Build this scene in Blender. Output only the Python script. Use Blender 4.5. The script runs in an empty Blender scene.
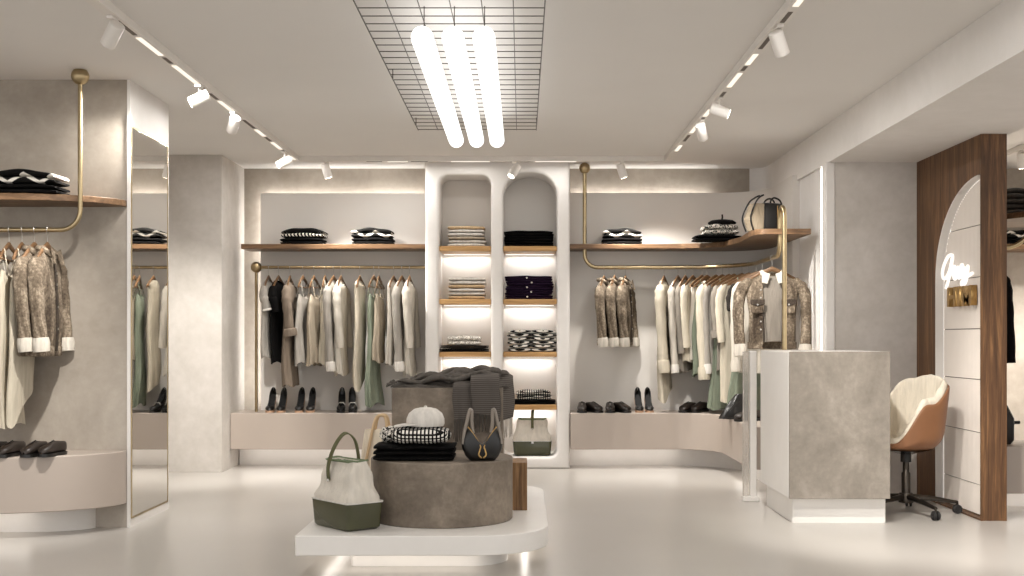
import bpy, bmesh, math, random
from math import sin, cos, pi, sqrt, radians as R
from mathutils import Vector, Matrix

C = bpy.context.scene.collection
rnd = random.Random(7)
EH = 1.2            # eye height of the camera (m)
FPX = 1200.0        # focal length in pixels of the 1024-wide frame

def X_at(px, Y): return (px - 522.0) * Y / FPX
def Z_at(py, Y): return EH - (py - 338.0) * Y / FPX

# ------------------------------------------------------------------ materials
def lin(c):
    return tuple(((v/255)/12.92 if v/255 <= .04045 else ((v/255+.055)/1.055)**2.4) for v in c) + (1.0,)

class NT:
    def __init__(s, name):
        s.m = bpy.data.materials.new(name); s.m.use_nodes = True
        s.t = s.m.node_tree; s.t.nodes.clear()
        s.out = s.n('ShaderNodeOutputMaterial')
        s.b = s.n('ShaderNodeBsdfPrincipled'); s.l(s.b.outputs[0], s.out.inputs[0])
        s.tc = None
    def n(s, t): return s.t.nodes.new(t)
    def l(s, a, b): s.t.links.new(a, b)
    def coord(s, which='Object', scale=(1, 1, 1), rot=(0, 0, 0)):
        if s.tc is None: s.tc = s.n('ShaderNodeTexCoord')
        mp = s.n('ShaderNodeMapping'); mp.inputs['Scale'].default_value = scale; mp.inputs['Rotation'].default_value = rot
        s.l(s.tc.outputs[which], mp.inputs[0]); return mp.outputs[0]
    def noise(s, v, scale, detail=4, rough=.55, dist=0):
        n = s.n('ShaderNodeTexNoise'); n.inputs['Scale'].default_value = scale; n.inputs['Detail'].default_value = detail
        n.inputs['Roughness'].default_value = rough; n.inputs['Distortion'].default_value = dist
        s.l(v, n.inputs['Vector']); return n.outputs['Fac']
    def ramp(s, f, stops):
        r = s.n('ShaderNodeValToRGB'); el = r.color_ramp.elements
        while len(el) < len(stops): el.new(.5)
        for e, (p, c) in zip(el, stops): e.position = p; e.color = lin(c)
        s.l(f, r.inputs[0]); return r.outputs[0]
    def math(s, op, a, b=None, c=None):
        n = s.n('ShaderNodeMath'); n.operation = op
        for i, v in enumerate((a, b, c)):
            if v is None: continue
            if isinstance(v, (int, float)): n.inputs[i].default_value = v
            else: s.l(v, n.inputs[i])
        return n.outputs[0]
    def xyz(s, v):
        n = s.n('ShaderNodeSeparateXYZ'); s.l(v, n.inputs[0]); return n.outputs
    def mix(s, f, a, b):
        n = s.n('ShaderNodeMix'); n.data_type = 'RGBA'
        if isinstance(f, (int, float)): n.inputs[0].default_value = f
        else: s.l(f, n.inputs[0])
        for i, v in ((6, a), (7, b)):
            if isinstance(v, tuple): n.inputs[i].default_value = lin(v) if len(v) == 3 else v
            else: s.l(v, n.inputs[i])
        return n.outputs[2]
    def col(s, c):
        if isinstance(c, tuple): s.b.inputs['Base Color'].default_value = lin(c)
        else: s.l(c, s.b.inputs['Base Color'])
    def bump(s, h, strength=.2, dist=.01):
        n = s.n('ShaderNodeBump'); n.inputs['Strength'].default_value = strength; n.inputs['Distance'].default_value = dist
        s.l(h, n.inputs['Height']); s.l(n.outputs[0], s.b.inputs['Normal'])
    def set(s, rough=.6, metal=0, spec=None, sheen=0):
        s.b.inputs['Roughness'].default_value = rough; s.b.inputs['Metallic'].default_value = metal
        if spec is not None: s.b.inputs['Specular IOR Level'].default_value = spec
        if sheen: s.b.inputs['Sheen Weight'].default_value = sheen
        return s

def plain(name, c, rough=.6, metal=0, var=.04, scale=6, bump=0):
    t = NT(name); t.set(rough, metal)
    v = t.coord('Object'); f = t.noise(v, scale)
    a = tuple(max(0, x*(1-var)) for x in c); b = tuple(min(255, x*(1+var)) for x in c)
    t.col(t.ramp(f, [(.3, a), (.7, b)]))
    if bump: t.bump(t.noise(v, scale*12, 2), bump, .004)
    return t.m

def concrete(name, lo, mid, hi, rough=.75, scale=1.6):
    t = NT(name); t.set(rough, 0, .3)
    v = t.coord('Object'); f = t.noise(v, scale, 6, .62, .4); g = t.noise(v, scale*9, 5, .6)
    k = t.math('ADD', t.math('MULTIPLY', f, .75), t.math('MULTIPLY', g, .25))
    t.col(t.ramp(k, [(.34, lo), (.5, mid), (.66, hi)])); t.bump(g, .08, .005)
    return t.m

def fabric(name, c, var=.07, rough=.9, scale=140, streak=True, bump=.25):
    t = NT(name); t.set(rough, 0, .08)
    v = t.coord('Object', (1, 1, .12)); f = t.noise(v, 34, 3); w = t.noise(t.coord('Object'), scale, 2)
    a = tuple(max(0, x*(1-var)) for x in c); b = tuple(min(255, x*(1+var)) for x in c)
    t.col(t.ramp(f, [(.3, a), (.7, b)])); t.bump(t.math('ADD', t.math('MULTIPLY', t.noise(t.coord('Object', (1, 1, .16)), 22, 3, .6, .5), 4.5), t.math('MULTIPLY', w, .5)), .55, .006)
    return t.m

def wood(name, lo, mid, hi, axis='x', rough=.45, scale=1.0):
    t = NT(name); t.set(rough, 0, .35)
    sc = {'x': (.9, 14, 14), 'y': (14, .9, 14), 'z': (14, 14, .9)}[axis]
    v = t.coord('Object', tuple(k*scale for k in sc)); f = t.noise(v, 2.2, 7, .62, 1.1)
    g = t.noise(t.coord('Object', tuple(k*scale*5 for k in sc)), 3, 3, .6)
    k = t.math('ADD', t.math('MULTIPLY', f, .8), t.math('MULTIPLY', g, .2))
    t.col(t.ramp(k, [(.33, lo), (.5, mid), (.66, hi)])); t.bump(g, .08, .003)
    return t.m

def emit(name, c, strength):
    t = NT(name); t.t.nodes.remove(t.b)
    e = t.n('ShaderNodeEmission'); e.inputs[0].default_value = lin(c); e.inputs[1].default_value = strength
    t.l(e.outputs[0], t.out.inputs[0]); return t.m

def metal(name, c, rough=.3):
    t = NT(name); t.set(rough, 1.0)
    f = t.noise(t.coord('Object'), 18, 3)
    t.col(t.ramp(f, [(.3, tuple(x*.94 for x in c)), (.7, tuple(min(255, x*1.04) for x in c))])); return t.m

def step_pattern(name, kind, dark, light, p=.03, rough=.9, mid=None):
    t = NT(name); t.set(rough, 0, .15)
    v = t.coord('Object'); x, y, z = t.xyz(v)[:3]
    d = t.math('SUBTRACT', z, y)                       # runs over the front roll and on over the top
    wob = t.math('MULTIPLY', t.noise(v, 14, 2), p*.2)
    d = t.math('ADD', d, wob)
    if kind == 'chevron':
        zz = t.math('PINGPONG', t.math('ADD', x, 10.02), p*2.2)
        q = t.math('FRACT', t.math('DIVIDE', t.math('SUBTRACT', d, t.math('MULTIPLY', zz, .5)), p))
        f = t.math('GREATER_THAN', q, .5)
    elif kind == 'check':
        a = t.math('GREATER_THAN', t.math('FRACT', t.math('DIVIDE', x, p)), .45)
        b = t.math('GREATER_THAN', t.math('FRACT', t.math('DIVIDE', d, p)), .45)
        f = t.math('MULTIPLY', a, b)
    elif kind == 'tick':
        a = t.math('LESS_THAN', t.math('FRACT', t.math('DIVIDE', t.math('ADD', x, t.math('MULTIPLY', d, .4)), p)), .42)
        b = t.math('LESS_THAN', t.math('ABSOLUTE', t.math('SUBTRACT', z, p*.8)), p*.55)
        f = t.math('MULTIPLY', a, b)
    elif kind == 'zig':
        zz = t.math('PINGPONG', t.math('ADD', x, 10.045), p*2.4)
        q = t.math('SUBTRACT', z, t.math('MULTIPLY', zz, .55))
        f = t.math('LESS_THAN', t.math('ABSOLUTE', t.math('SUBTRACT', q, p*.1)), p*.3)
    else:                                              # 'speckle'
        f = t.math('GREATER_THAN', t.noise(v, 1/p*1.4, 2, .5, 1.2), .5)
    t.col(t.mix(f, dark, light)); t.bump(t.noise(v, 160, 2), .3, .003)
    return t.m

M = {}
M['plaster'] = concrete('white_plaster', (218, 214, 209), (223, 219, 215), (229, 225, 221), .8, 1.2)
M['ceiling'] = plain('ceiling_paint', (224, 221, 217), .85, 0, .012, .6)
M['panel'] = plain('wall_panel_paint', (214, 209, 203), .7, 0, .015, .8)
M['concrete'] = concrete('grey_plaster', (146, 137, 126), (161, 152, 141), (178, 169, 158))
M['concrete_light'] = concrete('pale_grey_plaster', (184, 178, 170), (196, 190, 183), (208, 202, 196), .75, 2.0)
M['drum'] = concrete('brown_concrete', (98, 88, 77), (118, 107, 95), (142, 130, 116), .6, 4.5)
M['counter_c'] = concrete('counter_concrete', (118, 110, 101), (134, 126, 116), (154, 145, 135), .6, 3.2)
M['lacquer'] = plain('white_lacquer', (224, 220, 215), .35, 0, .01)
M['track_white'] = plain('white_metal', (224, 219, 213), .45, 0, .01)
M['slot'] = plain('dark_slot', (92, 82, 72), .6)
M['bench'] = plain('taupe_lacquer', (170, 158, 148), .38, 0, .015, 1.5)
M['brass'] = metal('brushed_brass', (178, 160, 126), .34)
M['brass_dark'] = metal('aged_brass', (162, 142, 108), .36)
M['gold'] = metal('gold_letter', (198, 162, 106), .38)
M['steel'] = metal('hook_steel', (190, 186, 180), .3)
M['dark_metal'] = metal('dark_steel', (74, 68, 62), .4)
M['chrome'] = metal('chrome', (205, 202, 198), .15)
M['wood_shelf'] = wood('walnut_shelf', (78, 57, 39), (106, 80, 56), (136, 106, 78), 'x')
M['wood_oak'] = wood('oak_board', (150, 112, 66), (178, 138, 88), (198, 158, 106), 'x')
M['wood_wall'] = wood('dark_oak', (58, 38, 22), (92, 63, 39), (132, 96, 62), 'z', .5, .6)
M['wood_block'] = wood('brown_block', (82, 58, 36), (120, 88, 56), (156, 120, 80), 'z', .5)
M['wood_hanger'] = wood('hanger_wood', (86, 62, 42), (110, 82, 56), (130, 100, 70), 'x', .45)
M['shelf_led'] = emit('shelf_led', (255, 247, 237), 1.6)
M['led'] = emit('warm_led', (255, 252, 248), 15)
M['led_soft'] = emit('soft_led', (255, 247, 237), 6)
M['insert'] = emit('track_insert_light', (255, 244, 228), 1.3)
M['tube'] = emit('tube_light', (255, 252, 248), 2.6)
M['lens'] = emit('spot_lens', (255, 242, 224), 12)
M['neon'] = emit('neon_white', (255, 248, 240), 1.3)
t = NT('mirror_glass'); t.set(.02, 1.0); t.col((232, 230, 226)); M['mirror'] = t.m
t = NT('micro_cement_floor'); v = t.coord('Object'); f = t.noise(v, .5, 3, .5, 0); g = t.noise(v, 2.5, 3, .5)
t.col(t.ramp(f, [(.3, (170, 165, 158)), (.55, (178, 173, 167)), (.75, (186, 181, 175))]))
t.set(.28, 0, .45); M['floor'] = t.m
t = NT('acrylic'); t.set(.12); t.col((236, 232, 226)); t.b.inputs['Transmission Weight'].default_value = .75; M['acrylic'] = t.m

FB = dict(cream=(188, 179, 162), ivory=(196, 189, 177), white=(205, 200, 193), grey=(128, 121, 112), lightgrey=(152, 146, 138),
          taupe=(116, 104, 92), black=(14, 13, 13), green=(124, 131, 115), beige=(164, 152, 135), dark=(44, 40, 37), fleece=(192, 185, 174),
          charcoal=(66, 62, 58), sand=(150, 137, 118), sage=(112, 124, 98), tan=(192, 166, 132), knit=(176, 169, 159), purple=(38, 24, 44), olive=(92, 92, 68), scarf=(84, 79, 74))
for k, c in FB.items(): M[k] = fabric('fabric_'+k, c, .1 if k in ('scarf', 'knit', 'fleece') else .06)
t = NT('ribbed_scarf'); t.set(.95, 0, .15); v = t.coord('Object'); z_ = t.xyz(v)[2]
rib = t.math('SINE', t.math('ADD', t.math('MULTIPLY', z_, 520), t.math('MULTIPLY', t.noise(v, 9, 2), 4)))
t.col(t.ramp(t.math('MULTIPLY_ADD', rib, .5, .5), [(.2, (70, 65, 61)), (.8, (96, 90, 85))])); t.bump(t.noise(v, 120, 2), .3, .003); M['scarf_rib'] = t.m
def denim(name, lo, mid, hi):
    t = NT(name); t.set(.92, 0, .2); v = t.coord('Object', (1, 1, .35)); f = t.noise(v, 11, 6, .72, .6); g = t.noise(t.coord('Object'), 55, 3)
    k = t.math('ADD', t.math('MULTIPLY', f, .7), t.math('MULTIPLY', g, .3))
    t.col(t.ramp(k, [(.36, lo), (.5, mid), (.62, hi)])); t.bump(g, .4, .004); return t.m
M['denim'] = denim('washed_denim', (62, 52, 43), (106, 94, 80), (164, 150, 132))
M['denim_dark'] = denim('washed_denim_inner', (40, 34, 29), (60, 52, 45), (84, 74, 64))
M['chevron'] = step_pattern('chevron_knit', 'chevron', (16, 14, 14), (226, 222, 214), .05)
M['gingham'] = step_pattern('check_cloth', 'check', (18, 17, 16), (228, 223, 215), .021)
M['tick'] = step_pattern('tick_knit', 'tick', (16, 15, 14), (226, 220, 210), .032)
M['zig'] = step_pattern('zigzag_knit', 'zig', (16, 15, 14), (230, 225, 216), .04)
M['speckle'] = step_pattern('speckle_knit', 'speckle', (30, 28, 26), (220, 214, 204), .022)
M['speckle_white'] = step_pattern('pale_popcorn_knit', 'speckle', (150, 143, 134), (232, 228, 220), .02)
M['leather_brown'] = plain('brown_leather', (38, 30, 25), .42, 0, .12, 20)
M['leather_black'] = plain('black_leather', (17, 15, 14), .35, 0, .1, 20)
M['shoe_tan'] = plain('tan_sole', (172, 138, 112), .5)
M['insole'] = plain('dark_insole', (10, 9, 9), .8)
M['chair_shell'] = plain('cognac_shell', (134, 92, 62), .42, 0, .03)
M['chair_cushion'] = fabric('cushion_cream', (206, 197, 181), .05)
M['strap_grey'] = plain('grey_strap', (128, 118, 107), .4)
M['flute'] = plain('flute_paint', (216, 207, 198), .55, 0, .01)
M['rubber'] = plain('black_rubber', (30, 28, 27), .55)
M['bag_green'] = plain('olive_lacquer', (66, 66, 44), .24, 0, .05)
M['bag_white'] = fabric('bag_canvas', (206, 199, 188), .04)
M['bag_cream'] = fabric('tote_canvas', (222, 210, 190), .05)

# ------------------------------------------------------------------ mesh building
class MB:
    def __init__(s): s.v = []; s.f = []
    def box(s, x0, x1, y0, y1, z0, z1):
        b = len(s.v)
        s.v += [(x, y, z) for x in (x0, x1) for y in (y0, y1) for z in (z0, z1)]
        s.f += [tuple(b+i for i in q) for q in ((0, 1, 3, 2), (4, 6, 7, 5), (0, 4, 5, 1), (2, 3, 7, 6), (0, 2, 6, 4), (1, 5, 7, 3))]
        return s
    def loft(s, rings, cap0=True, cap1=True, closed=True):
        b = len(s.v); n = len(rings[0])
        for r in rings: s.v += [tuple(p) for p in r]
        for i in range(len(rings)-1):
            for j in range(n if closed else n-1):
                k = (j+1) % n
                s.f.append((b+i*n+j, b+i*n+k, b+(i+1)*n+k, b+(i+1)*n+j))
        if cap0: s.f.append(tuple(b+j for j in reversed(range(n))))
        if cap1: s.f.append(tuple(b+(len(rings)-1)*n+j for j in range(n)))
        return s
    def tube(s, pts, r, n=8, closed=False, sy=1.0):
        P = [Vector(p) for p in pts]; m = len(P)
        rr = r if isinstance(r, (list, tuple)) else [r]*m
        T = []
        for i in range(m):
            a = P[(i-1) % m] if closed or i else P[i]; b = P[(i+1) % m] if closed or i < m-1 else P[i]
            T.append((b-a).normalized())
        up = Vector((0, 0, 1)) if abs(T[0].z) < .9 else Vector((1, 0, 0))
        N = (up - T[0]*up.dot(T[0])).normalized(); rings = []
        for i in range(m):
            N = (N - T[i]*N.dot(T[i])).normalized(); B = T[i].cross(N)
            rings.append([P[i] + N*cos(2*pi*k/n)*rr[i]*sy + B*sin(2*pi*k/n)*rr[i] for k in range(n)])
        if closed: rings.append(rings[0])
        return s.loft(rings, not closed, not closed)
    def lathe(s, prof, n=20, c=(0, 0, 0)):
        return s.loft([[(c[0]+r*cos(2*pi*k/n), c[1]+r*sin(2*pi*k/n), c[2]+z) for k in range(n)] for r, z in prof])
    def prism(s, outline, z0, z1):
        return s.loft([[(x, y, z0) for x, y in outline], [(x, y, z1) for x, y in outline]])
    def sphere(s, c, r, n=14, sz=1.0):
        return s.lathe([(r*sin(pi*i/n)+1e-5, -r*sz*cos(pi*i/n)) for i in range(n+1)], n+4, c)
    def build(s, name, mat, parent=None, label=None, bevel=0, sub=0, sharp=40, loc=None):
        me = bpy.data.meshes.new(name); me.from_pydata(s.v, [], s.f)
        bm = bmesh.new(); bm.from_mesh(me); bmesh.ops.remove_doubles(bm, verts=bm.verts, dist=1e-5)
        bmesh.ops.recalc_face_normals(bm, faces=bm.faces); bm.to_mesh(me); bm.free()
        me.shade_smooth(); me.set_sharp_from_angle(angle=R(sharp))
        o = bpy.data.objects.new(name, me); C.objects.link(o)
        me.materials.append(M[mat] if isinstance(mat, str) else mat)
        if parent is not None: o.parent = parent
        if loc: o.location = loc
        if label: o['label'] = label
        if bevel:
            b = o.modifiers.new('edge', 'BEVEL'); b.width = bevel; b.segments = 3; b.limit_method = 'ANGLE'; b.angle_limit = R(35)
        if sub:
            d = o.modifiers.new('smooth', 'SUBSURF'); d.levels = sub; d.render_levels = sub
        return o

def thing(name, label, cat, loc=(0, 0, 0), rz=0, group=None):
    o = bpy.data.objects.new(name, None); C.objects.link(o); o.empty_display_size = .1
    o.location = loc; o.rotation_euler = (0, 0, rz); o['label'] = label; o['category'] = cat
    if group: o['group'] = group
    return o
def tag(o, label, cat, group=None, kind=None):
    o['label'] = label; o['category'] = cat
    if group: o['group'] = group
    if kind: o['kind'] = kind
    return o
def struct(o, label=None):
    o['kind'] = 'structure'
    if label: o['label'] = label
    return o
def dup(root, loc, rz, label, group=None, sc=None):
    r = root.copy(); C.objects.link(r); r.location = loc; r.rotation_euler = (0, 0, rz); r['label'] = label
    if group: r['group'] = group
    if sc: r.scale = sc
    def rec(src, dst):
        for ch in list(src.children):
            c = ch.copy(); C.objects.link(c); c.parent = dst; rec(ch, c)
    rec(root, r)
    return r

def rpoly(pts, rad, n=8):
    """outline with rounded corners; rad one value or one per corner"""
    out = []; m = len(pts)
    for i in range(m):
        p = Vector(pts[i]); a = Vector(pts[i-1]); b = Vector(pts[(i+1) % m])
        r = rad[i] if isinstance(rad, (list, tuple)) else rad
        if r < 1e-4: out.append(tuple(p)); continue
        u = (a-p).normalized(); w = (b-p).normalized()
        ang = u.angle(w); d = r/math.tan(ang/2); c = p + (u+w).normalized()*(r/sin(ang/2))
        s = p+u*d; e = p+w*d
        a0 = math.atan2(s.y-c.y, s.x-c.x); a1 = math.atan2(e.y-c.y, e.x-c.x)
        da = (a1-a0+pi) % (2*pi) - pi
        out += [(c.x+r*cos(a0+da*k/n), c.y+r*sin(a0+da*k/n)) for k in range(n+1)]
    return out

def plate(name, mat, outer, holes, d0, d1, axes='xz', bevel=0, parent=None):
    """flat plate with holes, extruded from depth d0 to d1. axes 'xz': depth is y; 'yz': depth is x; 'xy': depth is z"""
    cu = bpy.data.curves.new(name, 'CURVE'); cu.dimensions = '2D'; cu.fill_mode = 'BOTH'
    cu.extrude = (d1-d0)/2-bevel
    if bevel: cu.bevel_depth = bevel; cu.bevel_resolution = 3; cu.offset = -bevel
    for lp in [outer]+holes:
        sp = cu.splines.new('POLY'); sp.points.add(len(lp)-1); sp.use_cyclic_u = True
        for q, (a, b) in zip(sp.points, lp): q.co = (a, b, 0, 1)
    tmp = bpy.data.objects.new(name, cu); C.objects.link(tmp)
    dg = bpy.context.evaluated_depsgraph_get(); me = bpy.data.meshes.new_from_object(tmp.evaluated_get(dg))
    bpy.data.objects.remove(tmp); bpy.data.curves.remove(cu)
    mid = (d0+d1)/2
    for q in me.vertices:
        a, b, w = q.co
        q.co = {'xz': (a, mid+w, b), 'yz': (mid+w, a, b), 'xy': (a, b, mid+w)}[axes]
    bm = bmesh.new(); bm.from_mesh(me); bmesh.ops.remove_doubles(bm, verts=bm.verts, dist=1e-5)
    bmesh.ops.recalc_face_normals(bm, faces=bm.faces); bm.to_mesh(me); bm.free()
    me.shade_smooth(); me.set_sharp_from_angle(angle=R(35)); me.materials.clear(); me.materials.append(M[mat])
    o = bpy.data.objects.new(name, me); C.objects.link(o)
    if parent: o.parent = parent
    return o

def arc(cx, cy, r, a0, a1, n=10, r2=None):
    r2 = r2 or r
    return [(cx+r*cos(R(a0+(a1-a0)*k/n)), cy+r2*sin(R(a0+(a1-a0)*k/n))) for k in range(n+1)]
# ------------------------------------------------------------------ the room
CZ = 2.835          # ceiling
SZ = 2.54           # soffit over the counter
YB = 11.58          # back wall of the bays
def sbox(name, mat, *b, bevel=0, label=None): return struct(MB().box(*b).build(name, mat, bevel=bevel), label)
sbox('floor', 'floor', -9, 9, -7, 11.7, -.1, 0)
sbox('ceiling', 'ceiling', -5.5, 3.2, -.6, 11.7, CZ, CZ+.1)
sbox('ceiling_wing', 'ceiling', 3.2, 5.6, -.6, 11.7, CZ, CZ+.1)
sbox('wall_back', 'concrete', -5.5, 5.6, YB, YB+.12, 0, CZ)
sbox('wall_left', 'plaster', -5.6, -5.5, 4.5, 11.7, 0, CZ)
sbox('wall_right', 'plaster', 5.6, 5.7, 4.5, 11.7, 0, CZ)
sbox('wall_pier', 'concrete_light', -5.49, -2.68, 10.71, YB, 0, CZ)
sbox('wall_block', 'concrete', -5.49, -2.5, 7.6, 8.42, 0, CZ)
sbox('wall_block_end', 'plaster', -2.5, -2.48, 7.595, 8.425, 0, CZ)
# soffit over the counter, its corner swept into the back wall
so = [(3.2, -.6), (3.2, YB)] + arc(2.195, 11.44, .14, 90, 0, 10) + [(2.335, -.6)]
struct(MB().prism(so, SZ, CZ-.001).build('ceiling_soffit', 'plaster'))
sbox('wall_side', 'plaster', 2.36, 3.0, 9.2, YB, 0, SZ)
sbox('wall_recess', 'concrete_light', 2.385, 3.01, 9.15, 9.2, 0, SZ)
sbox('trim_jamb', 'plaster', 2.315, 2.385, 9.14, 9.26, 0, SZ, bevel=.008)
o = tag(MB().box(2.346, 2.359, 9.34, 9.42, .001, 2.53).build('led_strip', 'led_soft'), 'upright LED strip in the wall corner behind the counter', 'light')
# panels of the two bays, with light behind their edges
pr_ = sbox('wall_panel_rail', 'panel', -2.5, -.9, 11.47, 11.5, .45, 2.585, bevel=.006)
inner = [(.45, 11.47), (1.85, 11.47)] + arc(1.85, 11.0, .45, 90, 0, 12)[1:] + [(2.3, 10.2)]
outer = [(2.33, 10.2)] + arc(1.85, 11.0, .48, 0, 90, 12) + [(.45, 11.5)]
inner = [(x, y if y < 11.44 or x < 1.9 else y) for x, y in inner]
pc_ = struct(MB().prism([(.45, 11.45), (1.85, 11.45)] + arc(1.85, 11.0, .45, 90, 0, 12)[1:] + [(2.3, 10.2), (2.359, 10.2)] + arc(1.85, 11.0, .508, 0, 90, 12) + [(.45, 11.508)], .45, 2.585).build('wall_panel_curved', 'panel'))
def led(par, *b): MB().box(*b).build('edge_light', 'led', par)
led(pr_, -2.48, -.92, 11.515, 11.56, 2.535, 2.55)
led(pr_, -2.47, -2.455, 11.515, 11.56, .55, 2.53)
led(pc_, .47, 1.8, 11.52, 11.56, 2.535, 2.55)

# shelf column with two niches
col = [(-.89, 0), (.44, 0), (.44, CZ-.002), (-.89, CZ-.002)]
n1 = rpoly([(-.762, .107), (-.285, .107), (-.285, 2.70), (-.762, 2.70)], [.07, .07, .09, .09])
n2 = rpoly([(-.174, .107), (.321, .107), (.321, 2.72), (-.174, 2.72)], [.07, .07, .21, .21])
struct(plate('wall_niches', 'plaster', col, [n1, n2], 11.02, 11.46, 'xz', .028))
struct(MB().box(-.88, .43, 11.46, YB, .02, CZ-.01).build('wall_niches_back', 'panel'))
for k, (nx0, nx1, side) in enumerate(((-.762, -.285, 'rail bay'), (-.174, .321, 'curved bay'))):
    for j, z in enumerate((2.045, 1.558, 1.071, .585)):
        nm = ('highest', 'second', 'third', 'lowest')[j]
        s = MB().box(nx0+.002, nx1-.002, 11.03, 11.455, z-.045, z).build('niche_shelf', 'wood_oak', bevel=.004)
        tag(s, f'{nm} oak shelf in the niche next to the {side}', 'shelf', 'oak shelves in the niches')
        l = MB().box(nx0+.02, nx1-.02, 11.435, 11.452, z-.053, z-.046).build('shelf_light', 'shelf_led', s, 'glowing LED strip')
        li = bpy.data.lights.new('shelf_beam', 'AREA'); li.shape = 'RECTANGLE'; li.size = .42; li.size_y = .03; li.energy = 1.5; li.color = (1, .97, .93)
        lo_ = bpy.data.objects.new('shelf_beam', li); C.objects.link(lo_); lo_.parent = l; lo_.location = ((nx0+nx1)/2, 11.40, z-.056); lo_.rotation_euler = (R(-8), 0, 0)

# benches floating over a lit toe recess
def bench(label, outline, toe, leds, z0=.178, z1=.512, wall=True):
    b = thing('display_bench', label, 'bench', (0, 0, 0), 0, 'taupe benches along the walls')
    MB().prism(outline, z0, z1).build('bench_body', 'bench', b, bevel=.006)
    MB().prism(toe, 0, z0).build('toe_recess', 'plaster', b, 'pale recessed toe')
    for q in leds: MB().box(*q, z0-.014, z0-.001).build('led_strip', 'led_soft', b, 'glowing LED strip under the bench')
    return b
bench('taupe floating bench below the straight clothes rail', [(-2.675, 11.0), (-.895, 11.0), (-.895, 11.46), (-2.675, 11.46)],
      [(-2.67, 11.34), (-.9, 11.34), (-.9, 11.46), (-2.67, 11.46)], [(-2.6, -.95, 11.22, 11.25)])
bo = [(.445, 11.0), (1.36, 11.0)] + arc(1.36, 10.6, .42, 90, 0, 10)[1:] + [(1.78, 9.3), (2.29, 9.3), (2.29, 11.0)] + arc(1.85, 11.0, .44, 0, 90, 10)[1:] + [(.445, 11.44)]
bt = [(.45, 11.3), (1.5, 11.3)] + arc(1.5, 10.75, .5, 90, 0, 8)[1:] + [(2.0, 9.5), (2.28, 9.5), (2.28, 11.0)] + arc(1.85, 11.0, .43, 0, 90, 10)[1:] + [(.45, 11.43)]
bench('taupe bench that bends round below the curved clothes rail', bo, bt, [(.5, 1.45, 11.18, 11.21), (1.9, 1.93, 9.6, 10.7)])
lo = [(-2.502, 7.6), (-5.0, 7.6), (-5.0, 7.1), (-3.3, 7.1)] + [(x, y) for x, y in arc(-3.3, 7.6, .8, 270, 360, 18, .5)][1:-1]
lt = [(-2.7, 7.6), (-5.0, 7.6), (-5.0, 7.42), (-3.1, 7.42)] + arc(-3.1, 7.6, .4, 270, 360, 8, .18)[1:-1]
bench('taupe bench with a bowed front against the grey block wall', lo, lt, [(-4.8, -3.0, 7.3, 7.33)], .156, .49)

# walnut wall shelves
def shelf(label, outline, z0, z1):
    return tag(MB().prism(outline, z0, z1).build('wall_shelf', 'wood_shelf', bevel=.004), label, 'shelf', 'walnut shelves above the rails')
shelf('straight walnut shelf above the straight clothes rail', [(-2.6, 11.1), (-.892, 11.1), (-.892, 11.465), (-2.6, 11.465)], 2.025, 2.07)
so = [(.442, 11.1), (1.25, 11.1)] + arc(1.25, 10.35, .75, 90, 40, 8)[1:] + [(1.88, 10.3)] + \
     [(1.86, 9.95)] + arc(1.96, 9.65, .1, 180, 270, 5) + [(2.298, 9.54), (2.298, 11.0)] + arc(1.85, 11.0, .445, 0, 90, 10)[1:] + [(.442, 11.445)]
shelf('walnut shelf sweeping round the corner above the curved rail', so, 2.025, 2.07)
ls = [(-2.502, 7.6), (-5.0, 7.6), (-5.0, 7.19), (-3.2, 7.19)] + arc(-3.2, 7.6, .7, 270, 360, 16, .41)[1:-1]
shelf('walnut shelf with a tapering end on the grey block wall', ls, 2.03, 2.07)

# brass rails
RZ = 1.86
rb = thing('clothes_rail', 'brass clothes rail on a post with a ball, straight bay', 'clothes rail', (0, 0, 0), 0, 'brass clothes rails')
MB().tube([(-2.48, 11.2, RZ), (-.885, 11.2, RZ)], .0145, 12).build('rail', 'brass_dark', rb)
MB().tube([(-2.48, 11.2, .512), (-2.48, 11.2, RZ)], .0135, 12).build('post', 'brass_dark', rb)
MB().sphere((-2.48, 11.2, RZ), .052).build('ball', 'brass_dark', rb)
def vbend(p0, d0, d1, r, n=8):
    """quarter bend starting at p0 heading d0 and leaving along d1"""
    p0, d0, d1 = Vector(p0), Vector(d0), Vector(d1)
    return [tuple(p0 + d0*(r*sin(pi/2*k/n)) + d1*(r*(1-cos(pi/2*k/n)))) for k in range(n+1)]
rl = thing('clothes_rail', 'brass clothes rail hung from the ceiling before the grey block wall', 'clothes rail', (0, 0, 0), 0, 'brass clothes rails')
lx = -2.695
MB().tube([(lx, 7.32, 2.80)] + vbend((lx, 7.32, RZ+.12), (0, 0, -1), (-1, 0, 0), .12) + [(-4.6, 7.32, RZ)], .0145, 12).build('rail', 'brass', rl)
MB().sphere((lx, 7.32, 2.797), .054).build('ball', 'brass', rl)
rr = thing('clothes_rail', 'curved brass rail hung from the ceiling and looped over before the counter', 'clothes rail', (0, 0, 0), 0, 'brass clothes rails')
RAIL = [(.705, 11.2, RZ)] + [(.705+.05*k, 11.2, RZ) for k in range(1, 14)]
RAIL += [(1.4+.66*sin(a), 10.54+.66*cos(a), RZ) for a in [pi/2*k/16 for k in range(17)]]
RAIL += [(2.06, 10.54-.05*k, RZ) for k in range(1, 18)]
up = [(.585, 11.2, 2.79)] + vbend((.585, 11.2, RZ+.12), (0, 0, -1), (1, 0, 0), .12)
ye = RAIL[-1][1]
loop = vbend((2.06, ye, RZ), (0, -1, 0), (0, 0, 1), .1)
yt = ye-.1
loop += [(2.06, yt, 2.15)] + [(2.06, yt-.085+.085*cos(a), 2.15+.085*sin(a)) for a in [pi*k/12 for k in range(1, 13)]] + [(2.06, yt-.17, .02)]
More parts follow.
